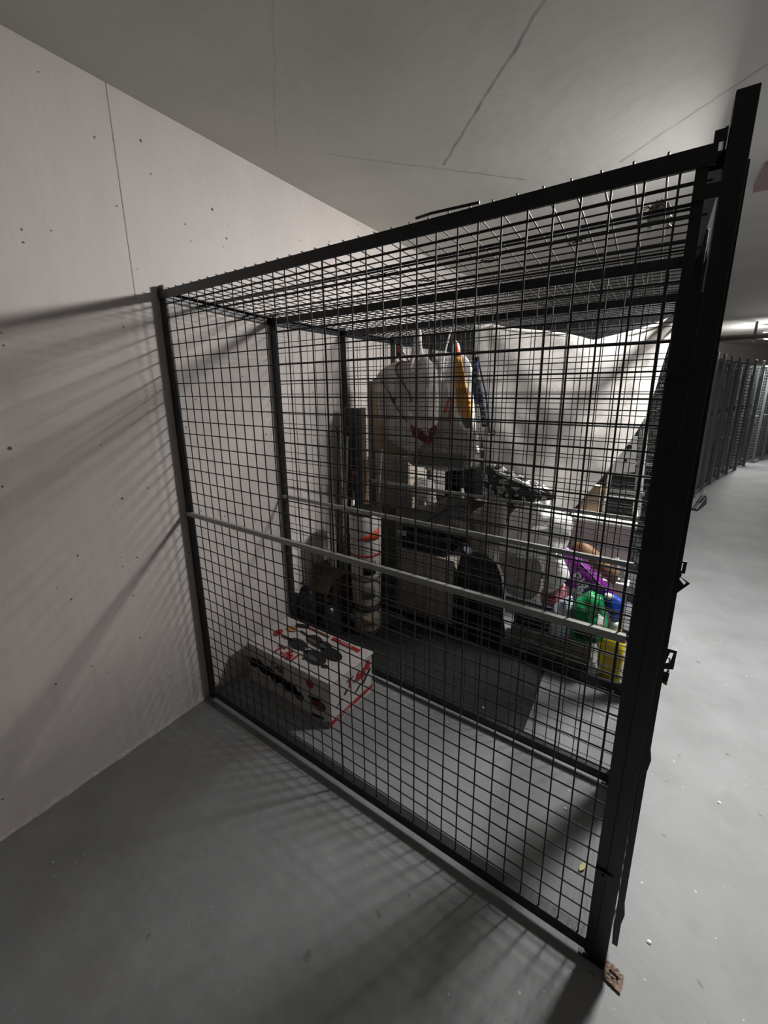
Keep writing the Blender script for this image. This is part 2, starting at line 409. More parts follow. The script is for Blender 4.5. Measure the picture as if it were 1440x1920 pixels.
# ------------------------------------------------------------ wire mesh partitions
SP = .05452; W = 1.8185; WR = .0023
BAY = .5945
def bay_y(i): return (0, .5904, 1.1893, 1.79)[i] if i < 4 else 1.79 + BAY * (i - 3)
def wire_grid(mb, x0, x1, z0, z1, r=WR, n=4, xs=None, zs=None):
    xs = xs or [.0526 + SP * k for k in range(60) if x0 < .0526 + SP * k < x1]
    zs = zs or [.0944 + SP * k for k in range(-1, 60) if z0 < .0944 + SP * k < z1]
    for x in xs: mb.tube([(x, .004, z0), (x, .004, z1)], r, n, cap=False)
    for z in zs: mb.tube([(x0, .008, z), (x1, .008, z)], r, n, cap=False)
    return mb
def partition(i, label, group=None):
    y = bay_y(i); near = i == 0
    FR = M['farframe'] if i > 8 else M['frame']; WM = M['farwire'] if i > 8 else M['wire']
    ht = 2.0 if i == 0 else 1.967
    rz = -math.atan(sl(y))
    root = thing('mesh_partition', (cv(y), y, 0), label, 'partition', group)
    def B(mb, name, m, **k):
        mb.v = [(a + root.location.x, b + root.location.y, c) for a, b, c in mb.v]
        o = mb.build(name, m, root, **k); return o
    B(MB().box(.006, .046, 0, .004, 0, ht + .022).box(.006, .010, .004, .034, 0, ht + .022), 'wall_post', FR)
    ux = 0 if near else .019
    B(MB().box(1.8185 + ux, 1.837, -.002, .002, .01, ht).box(1.833, 1.837, .002, .034, .01, ht), 'frame_upright', FR)
    t = .009 if i == 0 else .004
    x0, x1, yb = 1.8405, 1.8725, .036
    ph = 2.071 if i == 0 else 2.03
    c = MB().hexa([(x0, -.004, 0), (x1, -.004, 0), (x1, yb, 0), (x0, yb, 0), (x0 + 2 * t, -.004, ph), (x1 + 2 * t, -.004, ph), (x1 + 2 * t, yb, ph), (x0 + 2 * t, yb, ph)])
    B(c, 'corner_post', FR, bevel=.002)
    zt_ = 1.76; B(MB().hexa([(1.834, -.001, .01), (1.8415, -.001, .01), (1.8415, .03, .01), (1.834, .03, .01), (1.834, -.001, zt_), (1.8415 + 2 * t * zt_ / ph, -.001, zt_), (1.8415 + 2 * t * zt_ / ph, .03, zt_), (1.834, .03, zt_)]), 'filler_strip', FR)
    B(MB().box(1.805, 1.885, -.012, .046, 0, .004), 'foot_plate', FR)
    B(MB().box(.004, 1.846, -.005, -.001, ht - .033, ht).box(.004, 1.846, -.001, .030, ht - .004, ht), 'top_rail', FR)
    B(MB().box(.036, 1.842, -.003, .001, .019, .059).box(.036, 1.842, .001, .026, .055, .059), 'bottom_rail', FR)
    mz = 1.0219 if i == 0 else .970
    B(MB().box(.02, 1.8125, -.009, -.0045, mz - .0095, mz + .0095).box(.02, 1.8125, -.0045, .004, mz + .0065, mz + .0095), 'mid_rail', M['galv'], label='galvanized grey flat bar')
    if near:
        for nm, x, z in (('bracket', 1.8375, 1.925), ('bracket', 1.8365, 1.62), ('bracket', 1.836, .32)):
            B(MB().box(x - .018, x + .022, -.0085, -.0045, z - .012, z + .012).lathe([(.004, 0), (.004, .003)], (x, -.0085, z)), nm, FR)
        B(MB().box(1.852, 1.856, -.006, .03, 1.99, 2.02).box(1.838, 1.852, -.006, -.002, 2.0, 2.018), 'clip', FR)
        mv = MB().tube([(0, .004, .03), (0, .004, 1.985)], WR, 6, cap=False)
        mh = MB().tube([(.012, .008, 0), (1.846, .008, 0)], WR, 6, cap=False)
        v = B(mv, 'vertical_wire', M['wire']); h = B(mh, 'horizontal_wire', M['wire'])
        xs = [.0526 + SP * k for k in range(33)] + [.926]
        zs = [.0944 + SP * k for k in range(35)]
        base = v
        for k, x in enumerate(xs):
            o = base if k == 0 else base.copy()
            if k: col.objects.link(o); o.parent = root
            o.location = (x, .0 if k < 33 else -.004, 0); o.rotation_euler = (0, rr.uniform(-.0012, .0012), 0)
            if k == 33: o.scale = (1.5, 1, 1)
        for k, z in enumerate(zs):
            o = h if k == 0 else h.copy()
            if k: col.objects.link(o); o.parent = root
            o.location = (0, 0, z); o.rotation_euler = (0, rr.uniform(-.0006, .0006), 0)
    else:
        g = wire_grid(MB(), .012, 1.836, .03, ht - .01, WR * .84 if i < 5 else .0028, 4)
        tag(B(g, 'wire_mesh', WM), kind='stuff')
    root.rotation_euler = (0, 0, rz)
    return root
NB = 22
partition(0, 'nearest black wire mesh partition with a grey mid bar, its whole face in full view')
partition(1, 'second wire mesh partition, its bottom rail running behind the white cookware box')
partition(2, 'third wire mesh partition, directly in front of the hanging white sheet and the bags')
partition(3, 'wire mesh partition behind the hanging white sheet')
for i in range(4, NB):
    partition(i, 'dark wire mesh partition in the row of lockers beyond the white sheet', 'partitions of the lockers beyond the sheet')

# roof panels: grids of wire lying on the partitions
def roof(i, label, group=None):
    y0, y1 = bay_y(i), bay_y(i + 1); z = 2.004 if i == 0 else 1.971
    za = 2.004 if i == 0 else 1.971; zb = 1.971
    root = thing('mesh_roof_panel', (cv(y0), y0, za), label, 'roof panel', group)
    dx = cv(y1) - cv(y0)
    mb = MB(); D = y1 - y0
    def pt(x, t): return (cv(y0) + x + dx * t, y0 + D * t, za + (zb - za) * t)
    xs = [.03 + SP * k for k in range(33)]
    for x in xs: mb.tube([pt(x, -.006 if i == 0 else 0.0), pt(x, 1.0)], WR, 4, cap=False)
    n = int(D / SP)
    for k in range(n + 1):
        t = (k + .5) * SP / D
        if t < 1: mb.tube([pt(.01, t), pt(1.84, t)], WR, 4, cap=False)
    if i >= 1:   # a second sheet laid over the first
        for x in xs: mb.tube([Vector(pt(x + .024, .02)) + Vector((0, 0, .006)), Vector(pt(x + .03, .98)) + Vector((0, 0, .006))], WR * .6, 4, cap=False)
        for k in range(n):
            t = (k + 1.0) * SP / D
            if t < 1: mb.tube([Vector(pt(.01, t)) + Vector((0, 0, .006)), Vector(pt(1.8, t)) + Vector((0, 0, .006))], WR * .6, 4, cap=False)
    tag(mb.build('wire_mesh', M['wire'], root), kind='stuff')
    MB().hexa([pt(.004, .06), pt(.034, .06), pt(.034, 1), pt(.004, 1)] + [tuple(Vector(p) - Vector((0, 0, .004))) for p in (pt(.004, .06), pt(.034, .06), pt(.034, 1), pt(.004, 1))]).build('wall_angle', M['frame'], root)
    a = [pt(.004, .06), pt(.008, .06), pt(.008, 1), pt(.004, 1)]
    MB().hexa(a + [tuple(Vector(p) - Vector((0, 0, .036))) for p in a]).build('wall_angle', M['frame'], root)
    a = [pt(1.836, .06), pt(1.862, .06), pt(1.862, .98), pt(1.836, .98)]
    MB().hexa(a + [tuple(Vector(p) - Vector((0, 0, .03))) for p in a]).build('front_angle', M['frame'], root)
    if i == 0:
        for t, r in ((.40, .0042), (.44, .0034), (.80, .0045)):
            MB().tube([pt(.02, t), pt(1.84, t + .01)], r, 6).build('stiffener_rod', M['frame'], root)
        # a loop of tie wire tangled in the roof
        for (cx, t, n_, s_) in ((.95, .52, 9, .05), (1.06, .72, 7, .04), (1.32, .60, 5, .03), (1.57, .56, 5, .022)):
            q = []
            for k in range(n_ * 3):
                a_ = k * .9; b = Vector(pt(cx, t))
                q.append(b + Vector((s_ * math.cos(a_) * (1 + .4 * noise.noise(Vector((k, cx, 0)))), s_ * .5 * math.sin(a_ * 1.3), .005 - .02 * abs(noise.noise(Vector((k * .7, cx * 9, 2)))))))
            MB().tube(catmull(q, 3, False), .0012, 4).build('tie_wire', M['wire'], root)
    return root
roof(0, 'wire mesh roof over the nearest storage bay with loose tie wires on it')
roof(1, 'wire mesh roof over the second storage bay with the rubber mat below')
roof(2, 'wire mesh roof over the third bay, above the hanging sheet and bags')
for i in range(3, NB - 1):
    roof(i, 'wire mesh roof over the lockers beyond the hanging sheet', 'roofs of the lockers beyond the sheet')

# doors along the aisle
def door(i, label, group=None):
    y0 = bay_y(i) + .006; D = bay_y(i + 1) - bay_y(i) - .014
    x = 1.880 + cv(bay_y(i)); zt = 1.966 if i == 0 else 1.95
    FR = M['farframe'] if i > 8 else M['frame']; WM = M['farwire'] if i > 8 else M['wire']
    root = thing('locker_door', (x, y0, 0), label, 'door', group)
    def B(mb, name, m, **k):
        mb.v = [(a + x, b + y0, c) for a, b, c in mb.v]; return mb.build(name, m, root, **k)
    B(MB().box(0, .013, 0, .032, .09, zt).box(0, .013, D - .032, D, .09, zt).box(0, .013, .032, D - .032, zt - .032, zt)
      .box(0, .013, .032, D - .032, .09, .122).box(0, .013, .032, D - .032, 1.0, 1.03), 'frame', FR)
    g = MB()
    k = 0
    while .03 + SP * k < D - .02:
        yy = .03 + SP * k; g.tube([(.009, yy, .10), (.009, yy, zt - .01)], WR, 4, cap=False); k += 1
    k = 0
    while .12 + SP * k < zt - .03:
        g.tube([(.005, .01, .12 + SP * k), (.005, D - .01, .12 + SP * k)], WR, 4, cap=False); k += 1
    tag(B(g, 'wire_mesh', WM), kind='stuff')
    if i > 4: B(MB().box(-.02, .012, -.004, D + .006, 0, .03), 'lit_rail_strip', M['galv'])  # pale strip added for the lit look of the bottom rails
    if i:
        B(MB().box(.013, .032, .012, .016, 1.15, 1.225), 'hinge_tab', M['frame'])
    root.rotation_euler = (0, 0, -math.atan(sl(bay_y(i))))
    return root
def slot_plate(quad, slot, y, t=.003):
    """a flat steel plate in the x-z plane with a slot cut in it, from bars around the slot"""
    o = [Vector((a, 0, b)) for a, b in quad]; s_ = [Vector((a, 0, b)) for a, b in slot]
    mb = MB()
    for k in range(4):
        k2 = (k + 1) % 4
        mb.poly([(p.x, y, p.z) for p in (o[k], o[k2], s_[k2], s_[k])], (0, t, 0))
    return mb
d0 = door(0, 'nearest locker door seen edge on, with two slotted hasps and a padlock')
slot_plate([(1.884, 1.226), (1.903, 1.226), (1.902, 1.198), (1.886, 1.199)], [(1.890, 1.222), (1.897, 1.222), (1.896, 1.204), (1.891, 1.204)], .022).build('hasp', M['frame'], d0)
slot_plate([(1.878, 1.178), (1.889, 1.193), (1.914, 1.177), (1.893, 1.147)], [(1.893, 1.184), (1.897, 1.187), (1.908, 1.177), (1.904, 1.171)], .026).build('hasp', M['frame'], d0)
MB().tube([(1.893, .018, 1.195), (1.893, .034, 1.195)], .004, 10).build('pivot', M['frame'], d0)
slot_plate([(1.876, 1.010), (1.912, 1.014), (1.911, .964), (1.874, .954)], [(1.900, 1.004), (1.907, 1.005), (1.903, .978), (1.894, .972)], .024).build('hasp', M['frame'], d0)
MB().box(1.874, 1.912, .020, .040, 1.011, 1.0145).build('hasp_flange', M['frame'], d0)
for z in (.715, .205):
    MB().poly([(1.892, .012, z + .035), (1.898, .012, z), (1.894, .012, z - .035), (1.892, .012, z - .02)], (0, .02, 0)).build('hinge_tab', M['frame'], d0)
pl = thing('padlock', (1.899, .032, .92), 'small dark padlock with a brass face hanging from the lower hasp', 'padlock')
MB().hexa([(1.893, .024, .922), (1.904, .024, .917), (1.904, .042, .917), (1.893, .042, .922), (1.891, .024, .952), (1.906, .024, .952), (1.906, .042, .952), (1.891, .042, .952)]).build('body', M['black'], pl, bevel=.002)
MB().tube(catmull([(1.894, .033, .951), (1.895, .033, .978), (1.899, .033, .985), (1.903, .033, .978), (1.903, .033, .951)], 4, False), .002, 8).build('shackle', M['zinc'], pl)
MB().lathe([(.005, 0), (.005, .002)], (1.8985, .022, .928), 12).build('face', M['brass'], pl)
door(1, 'second locker door along the aisle, hidden mostly behind the corner post')
door(2, 'third locker door along the aisle, in front of the yellow jug')
for i in range(3, NB - 1):
    door(i, 'dark mesh locker door in the curved row far down the aisle', 'locker doors far down the aisle')

# ------------------------------------------------------------ lamps, pipe, sprinkler box
def lamp(loc, label):
    t = thing('ceiling_lamp', (loc[0], loc[1], H), label, 'lamp', 'aisle ceiling lamps')
    MB().tube([(loc[0], loc[1], H), (loc[0], loc[1], loc[2] + .1)], .012, 10).build('stem', M['galv'], t)
    MB().lathe([(.03, .13), (.085, .10), (.09, .085), (.075, .085)], loc, 24).build('canopy', M['galv'], t)
    MB().lathe([(.07, .085), (.078, .05), (.07, .0), (.045, -.035), (.012, -.045)], loc, 24).build('diffuser', M['lit'], t)
    return t
t = thing('wedge_lamp', (LAMP1[0], LAMP1[1], H), 'wedge shaped bulkhead lamp on the aisle ceiling beside the nearest cages', 'lamp')
lx, ly, lz = LAMP1
MB().box(lx - .02, lx + .06, ly - .10, ly + .10, 2.65, H - .002).build('mount', M['palegrey'], t, bevel=.004)
MB().hexa([(lx - .07, ly - .21, lz + .015), (lx + .03, ly - .21, lz - .0194), (lx + .03, ly + .21, lz - .0194), (lx - .07, ly + .21, lz + .015),
           (lx - .05, ly - .21, lz + .105), (lx + .08, ly - .21, lz + .105), (lx + .08, ly + .21, lz + .105), (lx - .05, ly + .21, lz + .105)]).build('housing', M['palegrey'], t)
n_ = Vector((-.326, 0, -.946)) * .004
q = [Vector(p) + n_ for p in ((lx - .062, ly - .19, lz + .0123), (lx + .024, ly - .19, lz - .0173), (lx + .024, ly + .19, lz - .0173), (lx - .062, ly + .19, lz + .0123))]
MB().poly(q, n_).build('diffuser', M['lit'], t)
lamp(LAMP2, 'small lit ceiling lamp above the far curved row of lockers, beside the pipe')
pp = thing('ceiling_pipe', (1.3, 9.0, 2.43), 'straight grey pipe crossing the ceiling above the far lockers', 'pipe')
MB().tube([(1.3, 9.0, 2.43), (5.4, 9.0, 2.46)], .052, 14).build('pipe_run', M['board'], pp)
for x in (2.0, 3.2, 4.6):
    MB().box(x - .012, x + .012, 8.94, 9.06, 2.365, 2.377).box(x - .012, x + .012, 8.94, 8.946, 2.365, H).box(x - .012, x + .012, 9.054, 9.06, 2.365, H).build('hanger', M['board'], pp)

# ------------------------------------------------------------ cookware carton
def cookware():
    t = thing('cookware_box', (.39, .345, 0), 'white cookware carton with red lettering and printed black pans on the floor', 'box')
    X0, X1, Y0, Y1, Z = .088, .708, .192, .495, .238
    mb = MB(); mb.hexa([(X0, Y0, 0), (X1 - .02, Y0 - .004, 0), (X1 + .01, Y1, 0), (X0, Y1, 0), (X0, Y0, Z - .004), (X1 - .012, Y0, Z + .004), (X1 + .012, Y1, Z - .008), (X0, Y1, Z - .004)])
    mb.build('carton_body', M['boxwhite'], t, bevel=.004)
    # lid flap resting on top, its right edge lifting a little
    MB().hexa([(X0 + .002, Y0 + .002, Z), (X1 - .1, Y0 + .001, Z + .002), (X1 - .088, Y1 - .003, Z), (X0 + .002, Y1 - .002, Z - .002),
               (X0 + .002, Y0 + .002, Z + .003), (X1 - .1, Y0 + .001, Z + .006), (X1 - .088, Y1 - .003, Z + .004), (X0 + .002, Y1 - .002, Z + .002)]).build('lid_flap', M['boxwhite'], t)
    MB().hexa([(X1 - .097, Y0 + .001, Z + .003), (X1 - .01, Y0 + .001, Z + .006), (X1 + .02, Y1 + .012, Z - .004), (X1 - .085, Y1 - .003, Z + .003),
               (X1 - .097, Y0 + .001, Z + .006), (X1 - .01, Y0 + .001, Z + .009), (X1 + .022, Y1 + .012, Z + .000), (X1 - .085, Y1 - .003, Z + .006)]).build('lid_flap', M['boxwhite'], t)
    zt = Z + .0085
    def ell(mb, cx, cy, rx, ry, a=0, z=zt, n=20, h=.0008):
        pts = []
        for k in range(n):
            p = 2 * math.pi * k / n; u, v = rx * math.cos(p), ry * math.sin(p)
            pts.append((cx + u * math.cos(a) - v * math.sin(a), cy + u * math.sin(a) + v * math.cos(a), z))
        mb.poly(pts, (0, 0, h))
    def bar(mb, x0, y0, x1, y1, w_, z=zt):
        d = Vector((x1 - x0, y1 - y0)).normalized() * w_ / 2; nx, ny = -d.y, d.x
        mb.poly([(x0 + nx, y0 + ny, z), (x1 + nx, y1 + ny, z), (x1 - nx, y1 - ny, z), (x0 - nx, y0 - ny, z)], (0, 0, .0008))
    # pans printed on the lid
    pans = [(.40, .405, .062, .034), (.345, .33, .068, .036), (.48, .40, .046, .027), (.555, .365, .074, .038), (.50, .298, .078, .042)]
    for k, (cx, cy, rx, ry) in enumerate(pans):
        m = MB(); z = zt + .0003 * k; hx = cx - rx * .7
        ell(m, cx, cy, rx, ry, -.15, z); o = m.build('pan_print', M['panprint'], t)
        m = MB(); bar(m, hx, cy + .004, hx - .085, cy + .020 - .014 * (k % 2), .011, z); m.build('handle_print', M['panprint'], o)
        m = MB(); ell(m, cx - .004, cy - ry * .38, rx * .62, ry * .36, -.15, z + .0009, h=.0004)
        m.build('pan_sheen', M['panshine'] if k % 2 == 0 else M['panprint'], o)
    m = MB(); ell(m, .59, .275, .02, .012, .3); m.build('utensil_print', M['panprint'], t)
    m = MB(); bar(m, .455, .255, .475, .285, .014); m.build('utensil_print', M['panprint'], t)
    m = MB(); bar(m, .47, .47, .665, .462, .022); m.build('red_stripe', M['red'], t)
    m = MB(); bar(m, .27, .475, .45, .468, .012); m.build('red_stripe', M['darkred'], t)
    m = MB(); bar(m, .205, .452, .285, .478, .030); m.build('knife_print', M['panprint'], t)
    m = MB(); ell(m, .215, .41, .036, .022, .1); m.build('food_print', M['orangeprint'], t)
    m = MB(); ell(m, .175, .345, .024, .030, .2); m.build('red_oval', M['red'], t)
    text('T-fal', .088, M['red'], t, frame_matrix((.345, .238, zt), (1, -.02, 0), (0, 1, 0)), bold=.002)
    text('10 PC', .022, M['panshine'], t, frame_matrix((.33, .285, zt), (1, -.02, 0), (0, 1, 0)))
    text('NONSTICK', .016, M['boxwhite'], t, frame_matrix((.568, .466, zt + .0012), (1, -.04, 0), (0, 1, 0)))
    # long front face
    yf = Y0 - .0035
    fm = lambda x, z: frame_matrix((x, yf - .0006, z), (1, -.006, .0), (0, 0, 1))
    text('T-fal', .06, M['darkred'], t, fm(.33, .185), bold=.0006)
    m = MB()
    def fpoly(mb, pts): mb.poly([(x, yf, z) for x, z in pts], (0, -.0008, 0))
    r2 = random.Random(3)
    for k in range(9):
        cx, cz = .14 + .043 * k, .135 - .006 * k + .02 * (k % 2); m = MB()
        q = [(cx + (.030 + .012 * r2.random()) * math.cos(p), cz + (.022 + .008 * r2.random()) * math.sin(p)) for p in [2 * math.pi * i / 14 for i in range(14)]]
        fpoly(m, q); fpoly(m, [(cx - .05, cz + .022), (cx - .02, cz + .012), (cx - .02, cz + .004), (cx - .052, cz + .012)])
        m.build('pan_print', M['panprint'], t)
    m = MB(); fpoly(m, [(.565 + .024 * math.cos(p), .195 + .024 * math.sin(p)) for p in [2 * math.pi * i / 18 for i in range(18)]]); m.build('red_oval', M['red'], t)
    m = MB(); fpoly(m, [(.615 + .05 * math.cos(p), .10 + .032 * math.sin(p)) for p in [2 * math.pi * i / 18 for i in range(18)]]); m.build('food_print', M['darkred'], t)
    for q in ([(.55, .125), (.63, .135), (.63, .125), (.55, .112)], [(.56, .03), (.65, .045), (.65, .03), (.57, .015)], [(.672, .035), (.682, .035), (.682, .014), (.672, .014)]):
        m = MB(); fpoly(m, q); m.build('utensil_print', M['panprint'], t)
    # right end face: runs from (.688,.188) to (.718,.495)
    A, Bv = Vector((X1 - .0195, Y0 - .004, 0)), Vector((X1 + .0105, Y1, 0)); d = (Bv - A); Lf = d.length; d.normalize(); nrm = Vector((d.y, -d.x, 0))
    def rp(mb, pts): mb.poly([tuple(A + d * u + Vector((.034 * 0, 0, z)) + nrm * (.0008 + .007 * z / Z * .5)) for u, z in pts], tuple(nrm * .0012))
    fr = lambda u, z: frame_matrix(A + d * u + Vector((0, 0, z)) + nrm * .0062, d, (0, 0, 1))
    text('T-fal', .075, M['red'], t, fr(.185, .165), bold=.0018)
    m = MB(); rp(m, [(0, .036), (Lf, .05), (Lf, .030), (0, .008)]); m.build('red_stripe', M['red'], t)
    text('COOKWARE SET', .017, M['boxwhite'], t, frame_matrix(A + d * .1 + Vector((0, 0, .027)) + nrm * .0035, d, (0, 0, 1)))
    m = MB(); rp(m, [(.272 + .017 * math.cos(p), .19 + .028 * math.sin(p)) for p in [2 * math.pi * i / 16 for i in range(16)]]); m.build('red_oval', M['red'], t)
    for nm, q in (('pan_print', [(.225, .105), (.29, .165), (.295, .15), (.24, .095)]), ('pan_print', [(.175, .09), (.22, .115), (.222, .105), (.178, .078)]),
                  ('utensil_print', [(.095, .13), (.112, .145), (.122, .135), (.105, .118)]), ('utensil_print', [(.04, .09), (.08, .115), (.08, .108), (.04, .083)])):
        m = MB(); rp(m, q); m.build(nm, M['panprint'], t)
    return t
cookware()

# ------------------------------------------------------------ floor mat and small litter
mm = thing('rubber_mat', (.9, .9, 0), 'black rubber floor mat in the second bay, behind the cookware box', 'mat')
MB().hexa([(.235, .628, .0005), (1.470, .652, .0005), (1.462, 1.165, .0005), (.235, 1.165, .0005), (.235, .628, .009), (1.468, .654, .009), (1.460, 1.165, .009), (.235, 1.165, .009)]).build('mat_sheet', M['rubber'], mm)
mb = MB()
for k in range(13): mb.box(.50 + .073 * k, .505 + .073 * k, .65, 1.15, .009, .0105)
tag(mb.build('ribs', M['rubber'], mm), kind='stuff')
def leaf(name, x, y, rz, L, wd, m, label, cat, curl=.006):
    t = thing(name, (x, y, 0), label, cat)
    P = []
    for i in range(9):
        u = i / 8; ww = wd * math.sin(math.pi * min(1, u * .9 + .06)) ** .8
        P.append([Vector((x, y, 0)) + Matrix.Rotation(rz, 3, 'Z') @ Vector(((u - .5) * L, v * ww, .0015 + curl * abs(v) + curl * .6 * u)) for v in (-1, -.5, 0, .5, 1)])
    MB().grid(P).build('blade', m, t, solid=.0006)
    a = Vector((x, y, 0)) + Matrix.Rotation(rz, 3, 'Z') @ Vector((-.5 * L, 0, .003)); b = Vector((x, y, 0)) + Matrix.Rotation(rz, 3, 'Z') @ Vector((.45 * L, 0, .006))
    MB().tube([a, b], .0008, 5).build('midrib', m, t)
    return t
leaf('fallen_leaf', 1.785, .223, 1.15, .036, .007, M['leaf'], 'small pale yellow leaf on the floor inside the nearest bay', 'leaf')
# rusty flake at the foot of the corner post
t = thing('rusty_flake', (1.9, -.02, 0), 'crumbled rusty brown flake on the floor at the foot of the corner post', 'debris')
r2 = random.Random(12); P = []
for i in range(9):
    row = []
    for j in range(9):
        u, v = i / 8, j / 8
        edge = 1 + .16 * noise.noise(Vector((u * 3, v * 3, 8)))
        px = 1.893 + (u - .5) * .044 * edge + .008 * (v - .5); py = -.012 + (v - .5) * .042 * edge - .010 * (u - .5)
        row.append((px, py, .004 + .012 * abs(noise.noise(Vector((u * 4, v * 4, 1)))) * math.sin(math.pi * u) + .003 * r2.random()))
    P.append(row)
mb = MB(); mb.grid(P, False)
mb.f = [f for k, f in enumerate(mb.f) if k not in (19, 20, 28, 43, 44, 36)]; mb.sm = [False] * len(mb.f)
mb.build('flake', M['rust'], t, solid=.004)
r3 = random.Random(5)
spec = [((.568 + 1.0, .586), 'inside the nearest bay beside the second partition'), ((.907, .615), 'by the second bottom rail near the mat'), ((1.263, .70), 'lying on the black mat'),
        ((1.976, .126), 'on the aisle floor beyond the corner post'), ((1.72, .35), 'on the bay floor near the corner post'), ((1.70, .40), 'in the shadow of the second corner post'),
        ((2.20, .75), 'on the open aisle floor to the right'), ((1.795, .05), 'in the near corner of the bay beside the bottom rail')]
for k, ((x, y), where) in enumerate(spec):
    t = thing('paint_crumb', (x, y, 0), 'tiny white crumb ' + where, 'debris', 'white crumbs on the floor')
    r = .004 + .003 * r3.random(); z0 = .009 if 'mat' in where and 'lying' in where else 0
    mb = MB(); mb.lathe([(r * .8, 0), (r, r * .4), (r * .5, r * .9)], (x, y, z0), 7, False); mb.v = [(a + .0015 * r3.uniform(-1, 1), b * 1.0 + .0025 * r3.uniform(-1, 1), c) for a, b, c in mb.v]
    mb.build('crumb', M['crumb'], t)

# crumpled packet with a frayed ribbon lying on the nearest roof
t = thing('plastic_packet', (1.762, .37, 2.006), 'crumpled clear and white packet with frayed red ribbon lying on the roof mesh', 'packet')
P = []
for i in range(11):
    P.append([(1.762 + (v - .5) * .05 + .004 * math.sin(i * 1.7), .30 + .016 * i, 2.009 + .026 * math.sin(math.pi * v) + .01 * noise.noise(Vector((i * .6, v * 3, 4)))) for v in [j / 6 for j in range(7)]])
MB().grid(P, False).build('film', M['greybag'], t, solid=.001)
MB().tube([(1.775, .33, 2.014), (1.778, .35, 2.018), (1.78, .372, 2.014)], [.006, .009, .006], 8).build('white_core', M['white'], t)
MB().tube([(1.785, .43, 2.014), (1.788, .45, 2.016)], [.007, .006], 8).build('white_core', M['white'], t)
for k in range(9):
    a = k * .7
    MB().tube([(1.752, .305, 2.014), (1.752 + .016 * math.cos(a), .285 + .016 * math.sin(a), 2.022 + .004 * math.sin(k)), (1.752 + .027 * math.cos(a), .275 + .028 * math.sin(a), 2.012)], .0013, 5).build('ribbon_strand', M['brown'], t)
t = thing('loose_rod', (1.34, -.02, 2.008), 'short thin black rod lying along the top of the nearest rail', 'rod')
MB().tube([(1.255, -.012, 2.006), (1.30, -.014, 2.007), (1.42, -.010, 2.004)], .0032, 6).build('rod', M['frame'], t)

# ------------------------------------------------------------ hanging sheet
def sheet():
    t = thing('hanging_sheet', (1.3, 1.35, 1.9), 'large white cotton sheet slung from the roof mesh in the third bay', 'sheet')
    top = catmull([(.891, 1.935, 0), (.952, 1.941, 0), (1.002, 1.939, 0), (1.091, 1.915, 0), (1.292, 1.889, 0), (1.423, 1.858, 0), (1.495, 1.836, 0), (1.548, 1.848, 0), (1.655, 1.873, 0), (1.758, 1.906, 0), (1.851, 1.948, 0)], 5, False)
    right = catmull([(1.851, 1.948, 0), (1.838, 1.818, 0), (1.819, 1.684, 0), (1.800, 1.546, 0), (1.768, 1.403, 0), (1.688, 1.225, 0), (1.590, 1.054, 0), (1.452, .84, 0)], 6, False)
    left = catmull([(.891, 1.935, 0), (.902, 1.823, 0), (.924, 1.673, 0), (.943, 1.489, 0), (.956, 1.363, 0), (.979, 1.204, 0), (1.016, 1.02, 0)], 6, False)
    bot = catmull([(1.016, 1.02, 0), (1.093, .99, 0), (1.185, .93, 0), (1.305, .86, 0), (1.392, .83, 0), (1.452, .84, 0)], 6, False)
    def ybase(x, z): return 1.32 + .36 * (x - .9) - max(0, 1.9 - z) / 1.05 * .02
    def samp(P, u):
        f = u * (len(P) - 1); i = min(int(f), len(P) - 2); return P[i].lerp(P[i + 1], f - i)
    nu, nv = 70, 60; G = []
    TR = Vector((1.851, 1.948)); TIP = Vector((1.452, .84)); dd = (TIP - TR).normalized(); pn = Vector((-dd.y, dd.x))
    TL = Vector((.91, 1.935))
    for j in range(nv + 1):
        v = j / nv; row = []
        for i in range(nu + 1):
            u = i / nu
            p = samp(top, u) * (1 - v) + samp(bot, u) * v + samp(left, v) * (1 - u) + samp(right, v) * u \
                - (samp(top, 0) * (1 - u) * (1 - v) + samp(top, 1) * u * (1 - v) + samp(bot, 0) * (1 - u) * v + samp(bot, 1) * u * v)
            q = Vector((p.x, p.y)); s = (q - TR).dot(pn); L = (q - TR).length
            # folds fan out of the upper right corner and follow the right edge
            an = math.atan2((q - TR).dot(pn), (q - TR).dot(dd) + .05)
            d = .010 * math.sin(an * 17 + .8) * math.exp(-abs(an) * 2.6) * min(1, L * 2.5)
            a2 = math.atan2(q.x - TL.x, TL.y - q.y + .06)
            d += .010 * math.sin(a2 * 9 + .5) * math.exp(-abs(a2 - .35) * 1.8) * min(1, (q - TL).length * 2)
            sag = .05 * math.exp(-((q.x - 1.518) / .2) ** 2) * (1 - v) * math.sin(math.pi * min(1, v * 2 + .1))
            d += .4 * sag + .009 * noise.noise(Vector((q.x * 3.5, q.y * 3.5, 2))) + .004 * noise.noise(Vector((q.x * 11, q.y * 11, 6)))
            d += .03 * math.sin(math.pi * u) * math.sin(math.pi * v * .9)
            row.append((p.x, ybase(p.x, p.y) - d, p.y))
        G.append(row)
    MB().grid(G).build('cloth', M['sheet'], t, solid=.003)
    G2 = []
    for i in range(nu + 1):
        a = Vector(G[0][i]); G2.append([a + Vector((0, -.004, .002)), a + Vector((0, -.005, -.012)), a + Vector((0, -.004, -.026))])
    MB().grid(G2).build('hem', M['sheet'], t, solid=.002)
    for x, z in ((.90, 1.93), (1.845, 1.944)):
        MB().tube([(x, ybase(x, 1.95) - .002, z - .01), (x, ybase(x, 1.95), 1.975)], .004, 6).build('tie', M['white'], t)
sheet()

